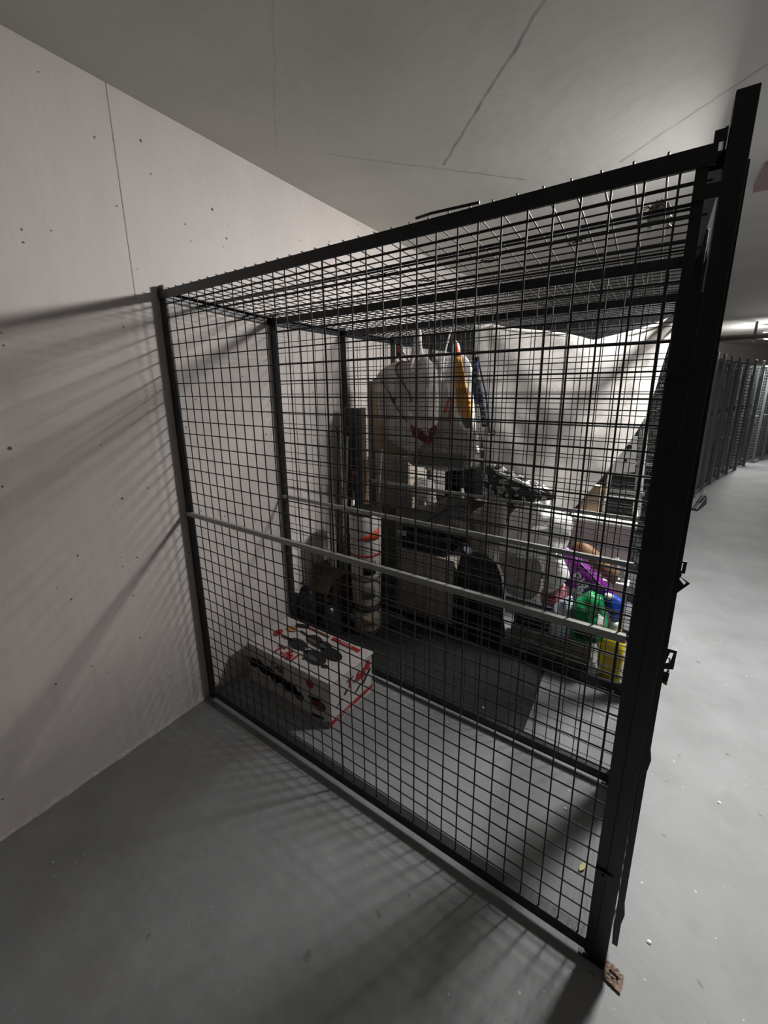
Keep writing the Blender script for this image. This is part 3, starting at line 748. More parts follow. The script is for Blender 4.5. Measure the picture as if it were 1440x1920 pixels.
# ------------------------------------------------------------ left end of the third and second bays
def carton(name, x0, x1, y0, y1, z0, z1, m, label, flaps=None, group=None, tape=True, skew=0.):
    t = thing(name, ((x0 + x1) / 2, (y0 + y1) / 2, z0), label, 'box', group)
    mb = MB().hexa([(x0, y0, z0), (x1, y0, z0), (x1, y1, z0), (x0, y1, z0), (x0 + skew, y0, z1), (x1 + skew, y0, z1), (x1 + skew, y1, z1), (x0 + skew, y1, z1)])
    mb.build('carton_body', m, t, bevel=.004)
    ym = (y0 + y1) / 2
    if flaps == 'open':
        w_ = (x1 - x0) / 2
        MB().poly([(x0, y0, z1), (x0, y1, z1), (x0 - w_ * .45, y1, z1 + w_ * .8), (x0 - w_ * .45, y0, z1 + w_ * .8)], (.003, 0, .001)).build('flap', m, t)
        MB().poly([(x1, y0, z1), (x1, y1, z1), (x1 + w_ * .5, y1 - .01, z1 + w_ * .35), (x1 + w_ * .5, y0 + .01, z1 + w_ * .35)], (.001, 0, .003)).build('flap', m, t)
        MB().poly([(x0, y0, z1), (x1, y0, z1), (x1 - .01, y0 - .05, z1 - .08), (x0 + .01, y0 - .05, z1 - .08)], (0, -.003, .001)).build('flap', m, t)
    else:
        MB().box(x0 + skew, x1 + skew, y0, ym - .0015, z1, z1 + .003).build('flap', m, t)
        MB().box(x0 + skew, x1 + skew, ym + .0015, y1, z1, z1 + .003).build('flap', m, t)
        if tape: MB().box(x0 + skew, x1 + skew, ym - .022, ym + .022, z1 + .003, z1 + .0036).build('tape', M['carton_grey'], t)
    return t
carton('cardboard_box', .06, .362, 1.49, 1.75, 0, 1.10, M['carton_grey'], 'tall pale cardboard box standing against the wall below a tan box')
carton('cardboard_box', .04, .36, 1.50, 1.75, 1.1036, 1.655, M['carton'], 'tan cardboard box on top of the tall pale box, behind the hanging bags')
carton('cardboard_box', .395, .832, 1.275, 1.60, 0, .478, M['carton_grey'], 'wide pale brown cardboard box on the floor under the navy bin')
carton('cardboard_box', .50, .92, 1.615, 1.75, 0, .80, M['carton_dark'], 'narrow brown cardboard box at the back that carries the black case')
carton('cardboard_box', .05, .195, .80, .97, 0, .37, M['carton_dark'], 'small dark carton with open flaps at the wall beside the black bags', flaps='open')
t = thing('grey_board', (.335, 1.255, 0), 'tall narrow grey board standing left of the wide cardboard box', 'board')
MB().hexa([(.272, 1.235, 0), (.388, 1.235, 0), (.388, 1.25, 0), (.272, 1.25, 0), (.285, 1.250, .79), (.405, 1.250, .79), (.405, 1.265, .79), (.285, 1.265, .79)]).build('panel', M['board'], t, bevel=.002)
MB().box(.27, .392, 1.228, 1.256, 0, .012).build('shoe', M['board'], t)
t = thing('dark_case', (.15, 1.13, 0), 'tall dark slab leaning beside the third partition behind the brooms', 'board')
MB().box(.085, .215, 1.115, 1.16, .01, 1.466).build('slab', M['darkboard'], t, bevel=.004)
MB().box(.078, .088, 1.112, 1.163, .0, 1.47).build('edge_trim', M['board'], t)
MB().box(.213, .222, 1.112, 1.163, .0, 1.47).build('edge_trim', M['carton_dark'], t)
# brooms and mops
def pole(name, a, b, r, m, label, head=None, cap=None, hl=None, cat='broom'):
    t = thing(name, b, label, cat)
    a = Vector(a); b = Vector(b)
    MB().tube([b, a], r, 10).build('handle', m, t)
    if cap: MB().tube([a - (a - b).normalized() * .05, a + (a - b).normalized() * .006], r * 1.25, 10).build('grip', cap, t)
    if head:
        MB().hexa([(b.x - .02, b.y - .02, b.z - .02), (b.x + .02, b.y - .02, b.z - .02), (b.x + .02, b.y + .02, b.z - .02), (b.x - .02, b.y + .02, b.z - .02),
                   (b.x - .016, b.y - .015, b.z + .03), (b.x + .016, b.y - .015, b.z + .03), (b.x + .016, b.y + .015, b.z + .03), (b.x - .016, b.y + .015, b.z + .03)]).build('head', M['black'], t)
        mb = MB(); rb = random.Random(int(b.x * 1000))
        for k in range(46):
            x, y = b.x + rb.uniform(-.018, .018), b.y + rb.uniform(-.017, .017)
            mb.tube([(x, y, b.z - .018), (x + (x - b.x) * .35, y + (y - b.y) * .3, max(.004, b.z - .10))], .0022, 4)
        tag(mb.build('bristles', head, t), kind='stuff')
    if hl: 
        u = (a - b)
        MB().tube([b + u * hl[0], b + u * hl[1]], r * 1.35, 10).build('glint', M['chrome'], t)  # chrome ring modelled to stand for the highlight on the handle
    return t
pole('broom', (.078, 1.045, 1.345), (.045, 1.01, .12), .0075, M['black'], 'black handled broom nearest the wall in the second bay', M['black'], M['black'], None)
pole('broom', (.135, 1.075, 1.34), (.095, 1.02, .12), .008, M['greypole'], 'grey handled broom leaning second from the wall', M['black'], M['black'], (.46, .62))
pole('broom', (.287, 1.095, 1.155), (.20, 1.07, .12), .0085, M['wood'], 'wooden handled broom leaning beside the white pails', M['carton_dark'], None, None)
pole('dust_mop', (.345, 1.165, 1.20), (.272, 1.125, .12), .008, M['greypole'], 'grey handled mop leaning just left of the white pails', M['blanket'], None, None)
pole('squeegee', (.205, 1.03, .93), (.148, 1.02, .12), .009, M['black'], 'short black squeegee with a bright modelled sleeve among the brooms', M['black'], None, (.68, .93))
t = thing('red_ball', (.20, 1.045, 1.04), 'small red ball wedged among the broom handles', 'ball')
MB().lathe([(.004, -.022), (.014, -.018), (.021, -.006), (.021, .006), (.014, .018), (.004, .022)], (.205, 1.05, 1.04), 16).build('ball_skin', M['darkred'], t)
MB().lathe([(.0215, -.004), (.0222, 0), (.0215, .004)], (.205, 1.05, 1.04), 16).build('seam', M['navy'], t)
# paint pails
def pail(z, r, h, m, label, kind):
    c = (.355, .95, z); t = thing('paint_pail', c, label, 'pail', 'stacked paint pails')
    MB().lathe([(r * .93, 0), (r * .95, .004), (r, h * .9), (r * 1.0, h - .012)], c, 32).build('body', m, t)
    MB().lathe([(r * 1.02, h - .02), (r * 1.05, h - .014), (r * 1.05, h - .002), (r * .96, h), (r * .9, h - .006), (.004, h - .006)], c, 32).build('lid', M['black'] if kind != 1 else M['board'], t)
    mb = MB(); mb.lathe([(r * .975, h * .5), (r * .985, h * .53), (r * .99, h * .56)], c, 32)
    if kind == 0:
        P = []
        for j in range(2):
            P.append([(c[0] + (r + .0025) * math.cos(a), c[1] + (r + .0025) * math.sin(a), z + (.26 if j == 0 else .26 + .08 * max(0, (a + 1.6) / 1.6))) for a in [-1.6 + 1.6 * i / 14 for i in range(15)]])
        MB().grid(P).build('label_wedge', M['orangered'], t, solid=.001)
        MB().lathe([(r * .985 + .002, .150), (r * .985 + .003, .156), (r * .985 + .002, .162)], c, 32).build('red_band', M['red'], t)
        P = [[(c[0] + (r + .002) * math.cos(a), c[1] + (r + .002) * math.sin(a), zz) for a in [-1.1 + .8 * i / 8 for i in range(9)]] for zz in (z + .03, z + .12)]
        MB().grid(P).build('label_picture', M['panprint'], t, solid=.001)
    else:
        MB().lathe([(r * .985 + .001, .012), (r * .985 + .004, .018), (r * .985 + .001, .024)], c, 32).build('rim_band', M['black'], t)
        P = [[(c[0] + (r + .002) * math.cos(a), c[1] + (r + .002) * math.sin(a), zz) for a in [-1.25 + .9 * i / 8 for i in range(9)]] for zz in (z + h * .35, z + h * .75)]
        MB().grid(P).build('label_picture', M['carton'] if kind == 2 else M['board'], t, solid=.001)
    MB().tube(catmull([(c[0] - r - .003, c[1], z + h - .03), (c[0] - r * .6, c[1] - r * .85, z + h * .70), (c[0], c[1] - r - .012, z + h * .58), (c[0] + r * .6, c[1] - r * .85, z + h * .70), (c[0] + r + .003, c[1], z + h - .03)], 5, False), .0022, 6).build('bail', M['greypole'], t)
    return t
pail(.0106, .096, .185, M['pailold'], 'lowest dingy paint pail of the stack of three, on the mat', 2)
pail(.1956, .098, .215, M['pailold'], 'middle dingy paint pail of the stack of three', 1)
pail(.4106, .102, .44, M['pail'], 'topmost large white pail with a red wedge and red band', 0)

# ------------------------------------------------------------ bags
def bag(name, outline, y, th, m, label, cat='bag', group=None, part='film', **k):
    b = Bag(outline, y, th, **k)
    xs = [p[0] for p in outline]; zs = [p[1] for p in outline]
    t = thing(name, (sum(xs) / len(xs), y, min(zs)), label, cat, group)
    b.mesh().build(part, m, t)
    return t, b
bt, bb = bag('trash_bag', [(.03, .01), (.02, .2), (.03, .30), (.06, .36), (.10, .33), (.13, .34), (.15, .27), (.16, .2), (.155, .01)], .665, .05, M['blackbag'], 'black rubbish bag slumped at the wall behind the cookware box', seed=1)
MB().tube([(.08, .66, .34), (.085, .655, .38), (.07, .65, .40)], [.02, .01, .022], 10).build('knot', M['blackbag'], bt)
bt, bb = bag('trash_bag', [(.19, .01), (.185, .15), (.20, .22), (.24, .25), (.28, .2), (.295, .08), (.28, .01)], .72, .06, M['blackbag'], 'smaller black rubbish bag in front of the paint pails', seed=2)
MB().tube([(.215, .71, .25), (.22, .71, .28), (.23, .70, .295)], [.014, .008, .015], 10).build('knot', M['blackbag'], bt)
# grey shopping bag with dark red V
gt, gb = bag('shopping_bag', [(.60, 1.40), (.595, 1.55), (.591, 1.650), (.686, 1.668), (.778, 1.666), (.848, 1.574), (.887, 1.431), (.898, 1.285), (.87, 1.12), (.80, 1.07), (.701, 1.06), (.551, 1.06), (.42, 1.065), (.40, 1.15), (.496, 1.22)], 1.42, .06, M['greybag'],
             'wide pale grey shopping bag hanging behind the orange carrier bag', seed=3, amp=.016, freq=13, zf=.3)
MB().tube(catmull([gb.front(.66, 1.63), (.67, 1.40, 1.78), (.70, 1.40, 1.90), (.72, 1.41, 1.965)], 5, False), .005, 6).build('strap', M['whitebag'], gt)
MB().grid(gb.patch([(.45, 1.17), (.86, 1.18), (.82, 1.09), (.47, 1.075)], 10, 6, .004)).build('bottom_panel', M['blanket'], gt, solid=.001)
# drawstring bag with a twisted neck
def onbag(b, pts, lift=.006): return [b.front(x, z, lift) for x, z in pts]
ut, ub = bag('drawstring_bag', [(.213, 1.644), (.249, 1.708), (.322, 1.742), (.387, 1.765), (.462, 1.75), (.503, 1.775), (.514, 1.86), (.522, 1.945), (.556, 1.945), (.563, 1.870), (.578, 1.797), (.628, 1.755), (.669, 1.695), (.682, 1.576), (.691, 1.435), (.669, 1.352), (.587, 1.241), (.500, 1.180), (.396, 1.206), (.316, 1.246), (.263, 1.356), (.224, 1.490)], 1.30, .03, M['palebag'],
             'big pale plastic bag with twisted neck, red drawstring and dark red V mark', seed=4, amp=.019, freq=15, zf=.28, center=(.46, 1.50))
for q in ([(.514, 1.365), (.585, 1.335), (.617, 1.292), (.617, 1.234)], [(.514, 1.365), (.617, 1.234), (.580, 1.255), (.522, 1.297)], [(.617, 1.234), (.634, 1.334), (.672, 1.366), (.688, 1.35)], [(.617, 1.234), (.688, 1.35), (.680, 1.32), (.655, 1.26)]):
    MB().grid(ub.patch(q, 8, 8, .006)).build('printed_mark', M['darkred'], ut, solid=.001)
MB().tube(catmull(onbag(ub, [(.50, 1.757), (.40, 1.745), (.402, 1.692), (.443, 1.629), (.504, 1.547), (.512, 1.51)]), 5, False), .0055, 6).build('drawstring', M['darkred'], ut)
MB().tube(catmull(onbag(ub, [(.276, 1.643), (.341, 1.568), (.379, 1.504), (.442, 1.431), (.492, 1.380)]), 5, False), .0035, 6).build('drawstring', M['darkgreen'], ut)
MB().grid(ub.patch([(.343, 1.53), (.40, 1.53), (.412, 1.473), (.386, 1.48)], 5, 5)).build('tag', M['darkgreen'], ut, solid=.001)
MB().tube(catmull([(.437, 1.215, 1.846), (.465, 1.21, 1.82), (.50, 1.205, 1.785), (.522, 1.21, 1.755), (.49, 1.213, 1.752), (.45, 1.215, 1.768)], 5, False), .004, 6).build('drawstring', M['darkred'], ut)
MB().tube([(.538, 1.28, 1.94), (.538, 1.28, 1.972)], .006, 8).build('hook', M['white'], ut)
kt = thing('dark_clip', (.445, 1.225, 1.79), 'dark clip with a red tab hanging left of the twisted bag neck', 'clip')
MB().box(.424, .464, 1.222, 1.236, 1.79, 1.865).build('clip_body', M['navybin'], kt, bevel=.003)
MB().hexa([(.438, 1.217, 1.815), (.458, 1.217, 1.80), (.462, 1.222, 1.805), (.442, 1.222, 1.82), (.432, 1.217, 1.845), (.445, 1.217, 1.845), (.447, 1.222, 1.848), (.434, 1.222, 1.848)]).build('red_tab', M['orangered'], kt)
MB().tube([(.444, 1.229, 1.865), (.444, 1.229, 1.97)], .0022, 6).build('cord', M['black'], kt)
# orange and white bag
ot, ob = bag('carrier_bag', [(.808, 1.845), (.800, 1.79), (.775, 1.729), (.752, 1.66), (.775, 1.60), (.79, 1.50), (.835, 1.41), (.894, 1.345), (.937, 1.325), (.961, 1.367), (.945, 1.481), (.933, 1.612), (.925, 1.695), (.892, 1.756), (.853, 1.79), (.835, 1.845)], 1.235, .024, M['whitebag'],
             'slim white carrier bag with an orange side and red tip hanging from the roof', seed=5, amp=.006, center=(.86, 1.60))
MB().grid(ob.patch([(.826, 1.768), (.862, 1.762), (.935, 1.50), (.845, 1.48)], 8, 14)).build('orange_panel', M['orange'], ot, solid=.001)
MB().grid(ob.patch([(.845, 1.482), (.935, 1.502), (.945, 1.41), (.871, 1.43)], 6, 6)).build('orange_panel', M['orange'], ot, solid=.001)
MB().grid(ob.patch([(.814, 1.838), (.832, 1.838), (.862, 1.765), (.826, 1.768)], 4, 6)).build('red_tip', M['orangered'], ot, solid=.001)
MB().grid(ob.patch([(.872, 1.428), (.945, 1.408), (.952, 1.36), (.90, 1.36)], 6, 8)).build('grey_foot', M['blanket'], ot, solid=.001)
for body, z, s_ in (('MY', 1.640, .030), ('ITEM', 1.575, .036)):
    p = ob.front(.885, z, .014); text(body, s_, M['black'], ot, frame_matrix(p, (1, 0, .12), (.12 * -1, 0, 1)))
MB().tube([(.822, 1.235, 1.84), (.812, 1.236, 1.87), (.80, 1.238, 1.972)], [.006, .003, .004], 8).build('hook', M['white'], ot)
for a, b in (((.795, 1.54), (.760, 1.452)), ((.812, 1.53), (.79, 1.40))):
    MB().poly([(a[0], 1.212, a[1]), (a[0] + .012, 1.212, a[1]), (b[0] + .024, 1.210, b[1]), (b[0], 1.210, b[1] - .008)], (0, -.002, 0)).build('red_ribbon', M['orangered'], ot)
# lanyard
lt = thing('lanyard', (.90, 1.20, 1.33), 'blue and grey lettered lanyard looped over the third partition', 'lanyard')
def ribbon(P, w_, m, name, t, y):
    G = []
    for i, p in enumerate(P):
        a = Vector(P[max(0, i - 1)]); b = Vector(P[min(len(P) - 1, i + 1)]); d = (b - a).normalized(); n_ = Vector((d.y, -d.x))
        G.append([(p[0] + n_.x * w_ / 2, y, p[1] + n_.y * w_ / 2), (p[0] - n_.x * w_ / 2, y, p[1] - n_.y * w_ / 2)])
    return MB().grid(G).build(name, m, t, solid=.002)
LY = 1.212
ribbon([(.951, 1.745), (.952, 1.69), (.955, 1.62), (.962, 1.56), (.975, 1.50)], .034, M['blueribbon'], 'blue_strap', lt, LY)
ribbon([(.975, 1.63), (.992, 1.55), (1.005, 1.49), (1.016, 1.43), (1.026, 1.375)], .036, M['greyribbon'], 'grey_strap', lt, LY - .006)
ribbon([(.968, 1.74), (.988, 1.66), (1.012, 1.58), (1.035, 1.47), (1.046, 1.37), (1.048, 1.34)], .011, M['greyribbon'], 'edge_strap', lt, LY + .004)
for k, ch in enumerate('ITIGIZN'):
    u = k / 6; x, z = .985 + .038 * u, 1.595 - .195 * u
    text(ch, .030, M['white'], lt, frame_matrix((x, LY - .0095, z), (-.19, 0, -1), (1, 0, -.19)), bold=.001)
for k, ch in enumerate('NIO'):
    text(ch, .026, M['white'], lt, frame_matrix((.952 + .002 * k, LY - .0025, 1.712 - .04 * k), (-.06, 0, -1), (1, 0, -.06)), bold=.001)
MB().tube(catmull([(1.03, LY, 1.36), (1.026, LY, 1.335), (1.045, LY, 1.328), (1.075, LY, 1.335), (1.085, LY, 1.352), (1.06, LY, 1.355)], 4, False), .004, 6).build('clip', M['navy'], lt)
MB().box(.932, .972, LY - .004, LY + .008, 1.74, 1.757).build('buckle', M['navybin'], lt)
MB().tube([(.955, LY, 1.757), (.955, LY + .01, 1.965)], .0014, 6).build('cord', M['white'], lt)

# ------------------------------------------------------------ middle pile
t = thing('storage_bin', (.59, 1.43, .482), 'dark navy plastic bin on the wide cardboard box', 'bin')
MB().hexa([(.42, 1.30, .483), (.765, 1.30, .483), (.765, 1.57, .483), (.42, 1.57, .483), (.405, 1.285, .60), (.785, 1.285, .60), (.785, 1.58, .60), (.405, 1.58, .60)]).build('tub', M['navybin'], t, bevel=.005)
MB().box(.395, .795, 1.275, 1.587, .60, .618).build('lid', M['navybin'], t, bevel=.004)
MB().box(.40, .47, 1.265, 1.278, .585, .612).build('latch', M['palegrey'], t)
bt, bb = bag('folded_blanket', [(.43, .62), (.44, .72), (.49, .775), (.58, .80), (.68, .85), (.80, .93), (.85, .92), (.89, .85), (.90, .72), (.88, .63), (.75, .62), (.55, .62)], 1.36, .05, M['blanket'], 'dark grey bundle of folded blanket on the navy bin', 'blanket', part='fabric', seed=6, amp=.012)
MB().tube(catmull(onbag(bb, [(.50, .64), (.60, .70), (.72, .79), (.82, .85), (.90, .83)], .004), 5, False), .004, 6).build('piping', M['black'], bt)
t = thing('black_case', (.705, 1.66, .8036), 'open black plastic case standing on the narrow box at the back', 'case')
MB().box(.59, .60, 1.625, 1.75, .804, .99).box(.81, .82, 1.625, 1.75, .804, 1.03).box(.60, .81, 1.74, 1.75, .804, 1.02).box(.60, .81, 1.625, 1.74, .804, .815).hexa([(.59, 1.625, .985), (.82, 1.625, 1.03), (.82, 1.75, 1.03), (.59, 1.75, .985), (.59, 1.625, .995), (.82, 1.625, 1.04), (.82, 1.75, 1.04), (.59, 1.75, .995)]).build('shell', M['black'], t)
MB().tube([(.66, 1.615, 1.02), (.67, 1.61, 1.035), (.74, 1.61, 1.045), (.75, 1.615, 1.03)], .005, 8).build('handle', M['black'], t)
bt, bb = bag('crumpled_wrapper', [(.375, .80), (.385, .90), (.43, .945), (.50, .95), (.55, .93), (.575, .80), (.60, .65), (.565, .625), (.55, .74), (.50, .85), (.44, .83)], 1.52, .03, M['whitebag'], 'crumpled white wrapper strips left of the black case', 'wrapper', seed=7, amp=.01)
MB().tube(onbag(bb, [(.40, .88), (.46, .90), (.53, .90)]), .004, 6).build('seam', M['white'], bt)
t = thing('small_bottle', (.86, 1.47, .93), 'small clear bottle hanging by its blue strap near the black case', 'bottle')
MB().lathe([(.012, 0), (.018, .006), (.018, .05), (.008, .066), (.008, .075)], (.862, 1.30, .90), 14).build('glass', M['palegrey'], t)
MB().tube(catmull([(.862, 1.30, .975), (.872, 1.29, 1.02), (.867, 1.285, 1.06), (.87, 1.285, 1.10)], 4, False), .006, 6).build('strap', M['navy'], t)
t = thing('white_tag', (.885, 1.24, 1.18), 'small white tag dangling below the orange carrier bag', 'tag')
MB().tube([(.972, 1.235, 1.325), (.972, 1.235, 1.255)], .001, 5).build('string', M['white'], t)
MB().lathe([(.004, 0), (.012, .01), (.014, .03), (.006, .045)], (.972, 1.235, 1.213), 12).build('tag_body', M['white'], t)

bt, bb = bag('plastic_bag', [(.86, .30), (.85, .52), (.84, .66), (.86, .76), (.93, .82), (1.00, .90), (1.05, .92), (1.085, .85), (1.09, .65), (1.10, .40), (1.10, .02), (.87, .02)], 1.50, .09, M['greybag'], 'greyish full plastic bag in the middle of the pile', seed=8, amp=.02)
MB().tube([(1.03, 1.47, .90), (1.02, 1.46, .95), (1.00, 1.45, .97)], [.03, .012, .03], 10).build('knot', M['greybag'], bt)
bt, bb = bag('plastic_bag', [(1.263, 1.003), (1.295, 1.02), (1.346, 1.01), (1.376, .973), (1.385, .915), (1.458, .905), (1.508, .87), (1.503, .776), (1.475, .68), (1.375, .625), (1.246, .60), (1.12, .61), (1.127, .70), (1.16, .836), (1.233, .942)], 1.33, .06, M['whitebag'],
             'large bright white plastic bag at the top of the pile', seed=9, amp=.024, center=(1.30, .79))
MB().tube([(1.30, 1.33, 1.0), (1.305, 1.325, 1.035), (1.29, 1.32, 1.05)], [.03, .012, .026], 10).build('knot', M['whitebag'], bt)
bt, bb = bag('plastic_bag', [(1.395, .66), (1.46, .675), (1.50, .61), (1.525, .55), (1.495, .50), (1.455, .44), (1.40, .42), (1.385, .52)], 1.295, .045, M['whitebag'],
             'small bright white plastic bag behind the pink packet, beside the purple one', seed=22, amp=.016)
MB().tube([(1.46, 1.28, .655), (1.465, 1.27, .685), (1.455, 1.268, .70)], [.02, .008, .018], 10).build('knot', M['whitebag'], bt)
bt, bb = bag('plastic_bag', [(1.12, .55), (1.14, .60), (1.25, .595), (1.35, .60), (1.372, .52), (1.37, .42), (1.34, .36), (1.30, .34), (1.20, .345), (1.175, .37), (1.16, .45)], 1.30, .05, M['greybag'],
             'dull white plastic bag below the large bright one', seed=23, amp=.018)
MB().tube([(1.22, 1.27, .57), (1.21, 1.26, .60), (1.22, 1.258, .615)], [.02, .008, .018], 10).build('knot', M['greybag'], bt)
bt, bb = bag('patterned_pillow', [(1.02, 1.10), (1.05, 1.155), (1.12, 1.155), (1.29, 1.09), (1.40, 1.045), (1.415, 1.0), (1.32, .97), (1.22, .92), (1.12, .965), (1.03, 1.02)], 1.235, .028, M['pattern'], 'black and white patterned cushion lying across the white bags', 'cushion', part='fabric', seed=10, amp=.012)
MB().grid(bb.patch([(1.08, 1.14), (1.28, 1.08), (1.38, 1.035), (1.12, 1.105)], 8, 3)).build('white_border', M['white'], bt, solid=.001)
t = thing('blue_cap_tube', (1.37, 1.33, .96), 'little blue capped tube poking out beside the patterned cushion', 'tube')
MB().tube([(1.33, 1.30, 1.05), (1.385, 1.30, 1.015)], .014, 10).build('barrel', M['palegrey'], t)
MB().tube([(1.385, 1.30, 1.015), (1.41, 1.30, .995)], .012, 10).build('cap', M['blue'], t)
t = thing('black_red_pouch', (1.44, 1.47, .86), 'small black and red pouch under the tip of the sheet', 'pouch')
MB().hexa([(1.385, 1.51, .89), (1.50, 1.51, .87), (1.50, 1.55, .87), (1.385, 1.55, .89), (1.385, 1.52, .96), (1.47, 1.52, .90), (1.47, 1.545, .90), (1.385, 1.545, .96)]).build('pouch_body', M['black'], t)
MB().hexa([(1.42, 1.506, .885), (1.49, 1.506, .875), (1.49, 1.51, .875), (1.42, 1.51, .885), (1.43, 1.512, .915), (1.475, 1.512, .895), (1.475, 1.516, .895), (1.43, 1.516, .915)]).build('red_panel', M['red'], t)
bt, bb = bag('trash_bag', [(.86, .01), (.845, .2), (.85, .42), (.89, .54), (.97, .575), (1.05, .56), (1.10, .53), (1.15, .42), (1.17, .2), (1.165, .01)], 1.285, .055, M['blackbag'], 'black rubbish bag beside the wide cardboard box', seed=11, amp=.016)
MB().tube([(.94, 1.25, .53), (.93, 1.22, .58), (.95, 1.21, .61)], [.025, .012, .03], 10).build('knot', M['navy'], bt)
# crate with things on it
t = thing('slatted_crate', (1.45, 1.36, 0), 'weathered grey slatted crate on the floor under the small bags', 'crate')
X0, X1, Y0, Y1 = 1.245, 1.665, 1.222, 1.482
for x in (X0, X1 - .02):
    for y in (Y0 + .008, Y1 - .028): MB().box(x, x + .02, y, y + .02, 0, .185).build('corner_block', M['crate'], t)
for k in range(4):
    z = .006 + .046 * k
    MB().box(X0 - .002, X1 + .002, Y0, Y0 + .008, z, z + .04).build('slat', M['crate'], t, bevel=.001)
    MB().box(X0 - .002, X1 + .002, Y1 - .008, Y1, z, z + .04).build('slat', M['crate'], t)
    MB().box(X1, X1 + .008, Y0 + .008, Y1 - .008, z, z + .04).build('slat', M['crate'], t)
    MB().box(X0 - .008, X0, Y0 + .008, Y1 - .008, z, z + .04).build('slat', M['crate'], t)
for k in range(5):
    MB().box(X0 + .005, X1 - .005, Y0 + .012 + .048 * k, Y0 + .054 + .048 * k, .172, .182).build('slat', M['crate'], t)
bt, bb = bag('navy_bag', [(1.25, .19), (1.255, .28), (1.30, .31), (1.38, .33), (1.43, .335), (1.452, .30), (1.45, .20), (1.38, .19)], 1.27, .04, M['navy'], 'dark navy pouch on the left of the crate', seed=12, amp=.012)
MB().tube(onbag(bb, [(1.28, .29), (1.36, .31), (1.43, .305)], .003), .003, 6).build('zip', M['zinc'], bt)
bt, bb = bag('pink_bag', [(1.38, .35), (1.385, .43), (1.43, .48), (1.50, .49), (1.52, .42), (1.51, .345), (1.44, .335)], 1.31, .045, M['pink'], 'pink and white packet resting on the navy pouch', 'packet', seed=13, amp=.014)
MB().grid(bb.patch([(1.42, .43), (1.47, .44), (1.47, .39), (1.42, .385)], 4, 4)).build('sticker', M['red'], bt, solid=.001)
bt, bb = bag('ice_blue_bag', [(1.46, .195), (1.455, .30), (1.465, .375), (1.54, .455), (1.558, .43), (1.562, .33), (1.555, .20)], 1.25, .03, M['iceblue'], 'white and ice blue packet between the pink packet and green bag', 'packet', seed=14, amp=.016)
MB().tube(onbag(bb, [(1.47, .34), (1.51, .37), (1.55, .36)], .003), .003, 6).build('seam', M['white'], bt)
bt, bb = bag('green_bag', [(1.555, .25), (1.555, .36), (1.57, .44), (1.60, .475), (1.635, .515), (1.67, .505), (1.70, .50), (1.715, .43), (1.735, .37), (1.735, .29), (1.70, .225), (1.62, .20)], 1.245, .055, M['green'], 'bright green bag on the right end of the crate', seed=15, amp=.018)
MB().grid(bb.patch([(1.575, .335), (1.69, .335), (1.695, .255), (1.60, .245)], 8, 6)).build('dark_fold', M['darkgreen'], bt, solid=.001)
MB().grid(bb.patch([(1.69, .42), (1.722, .40), (1.725, .32), (1.69, .33)], 5, 6)).build('white_label', M['white'], bt, solid=.001)
c0 = bb.front(1.706, .36, .009)
MB().tube([(c0.x + .012 * math.cos(a), c0.y, c0.z + .018 * math.sin(a)) for a in [2 * math.pi * i / 14 for i in range(15)]], .002, 5).build('pink_ring', M['pink'], bt)
bt, bb = bag('blue_bag', [(1.705, .47), (1.735, .50), (1.765, .49), (1.80, .465), (1.80, .40), (1.79, .35), (1.75, .345), (1.735, .38), (1.71, .42)], 1.31, .035, M['blue'], 'bright blue bag just above the yellow jug', seed=16, amp=.014)
MB().lathe([(.018, 0), (.02, .004), (.02, .02), (.012, .024)], (1.725, 1.275, .487), 14).build('white_cap', M['white'], bt)
# yellow jug
t = thing('yellow_jug', (1.765, 1.285, 0), 'yellow plastic jug with a white cap on the floor at the right', 'jug')
mb = MB(); V = []
prof = [(0, .86, .9), (.012, 1, 1), (.20, 1, 1), (.245, .97, .97), (.285, .74, .80), (.312, .46, .5), (.322, .34, .38)]
n = 28
for z, a, b in prof:
    for k in range(n):
        an = 2 * math.pi * k / n; cx = math.copysign(abs(math.cos(an)) ** .5, math.cos(an)); sy = math.copysign(abs(math.sin(an)) ** .5, math.sin(an))
        V.append((1.769 + .061 * cx * a, 1.285 + .065 * sy * b, z))
Fc = [(i * n + k, i * n + (k + 1) % n, (i + 1) * n + (k + 1) % n, (i + 1) * n + k) for i in range(len(prof) - 1) for k in range(n)]
Fc += [tuple(range(n))[::-1], tuple((len(prof) - 1) * n + k for k in range(n))]
mb.add(V, Fc, True); mb.build('body', M['yellow'], t)
MB().tube(catmull([(1.725, 1.25, .315), (1.712, 1.235, .30), (1.708, 1.225, .26), (1.712, 1.225, .215)], 5, False), .010, 8).build('handle', M['yellow'], t)
MB().lathe([(.021, .318), (.024, .322), (.024, .352), (.018, .358)], (1.768, 1.285, 0), 20).build('cap', M['white'], t)
MB().box(1.738, 1.80, 1.2185, 1.2205, .07, .18).build('label', mat('faded_yellow_label', (.62, .47, .05), .6), t)
bt, bb = bag('white_lump', [(1.672, .035), (1.67, .09), (1.68, .145), (1.705, .135), (1.725, .11), (1.728, .07), (1.71, .03)], 1.212, .014, M['whitebag'], 'small rolled white cloth between the crate and the yellow jug', 'cloth', part='fabric', seed=17, amp=.008, freq=20)
MB().tube(onbag(bb, [(1.68, .085), (1.705, .08), (1.722, .083)], .003), .0022, 6).build('dark_band', M['carton_dark'], bt)
bt, bb = bag('blue_packet', [(1.755, .004), (1.755, .03), (1.79, .04), (1.81, .036), (1.812, .004)], 1.215, .014, M['iceblue'], 'flat blue and white packet on the floor in front of the yellow jug', 'packet', seed=18, amp=.004, freq=20)
MB().grid(bb.patch([(1.775, .03), (1.805, .03), (1.805, .008), (1.775, .008)], 4, 4)).build('blue_panel', M['blueribbon'], bt, solid=.0006)
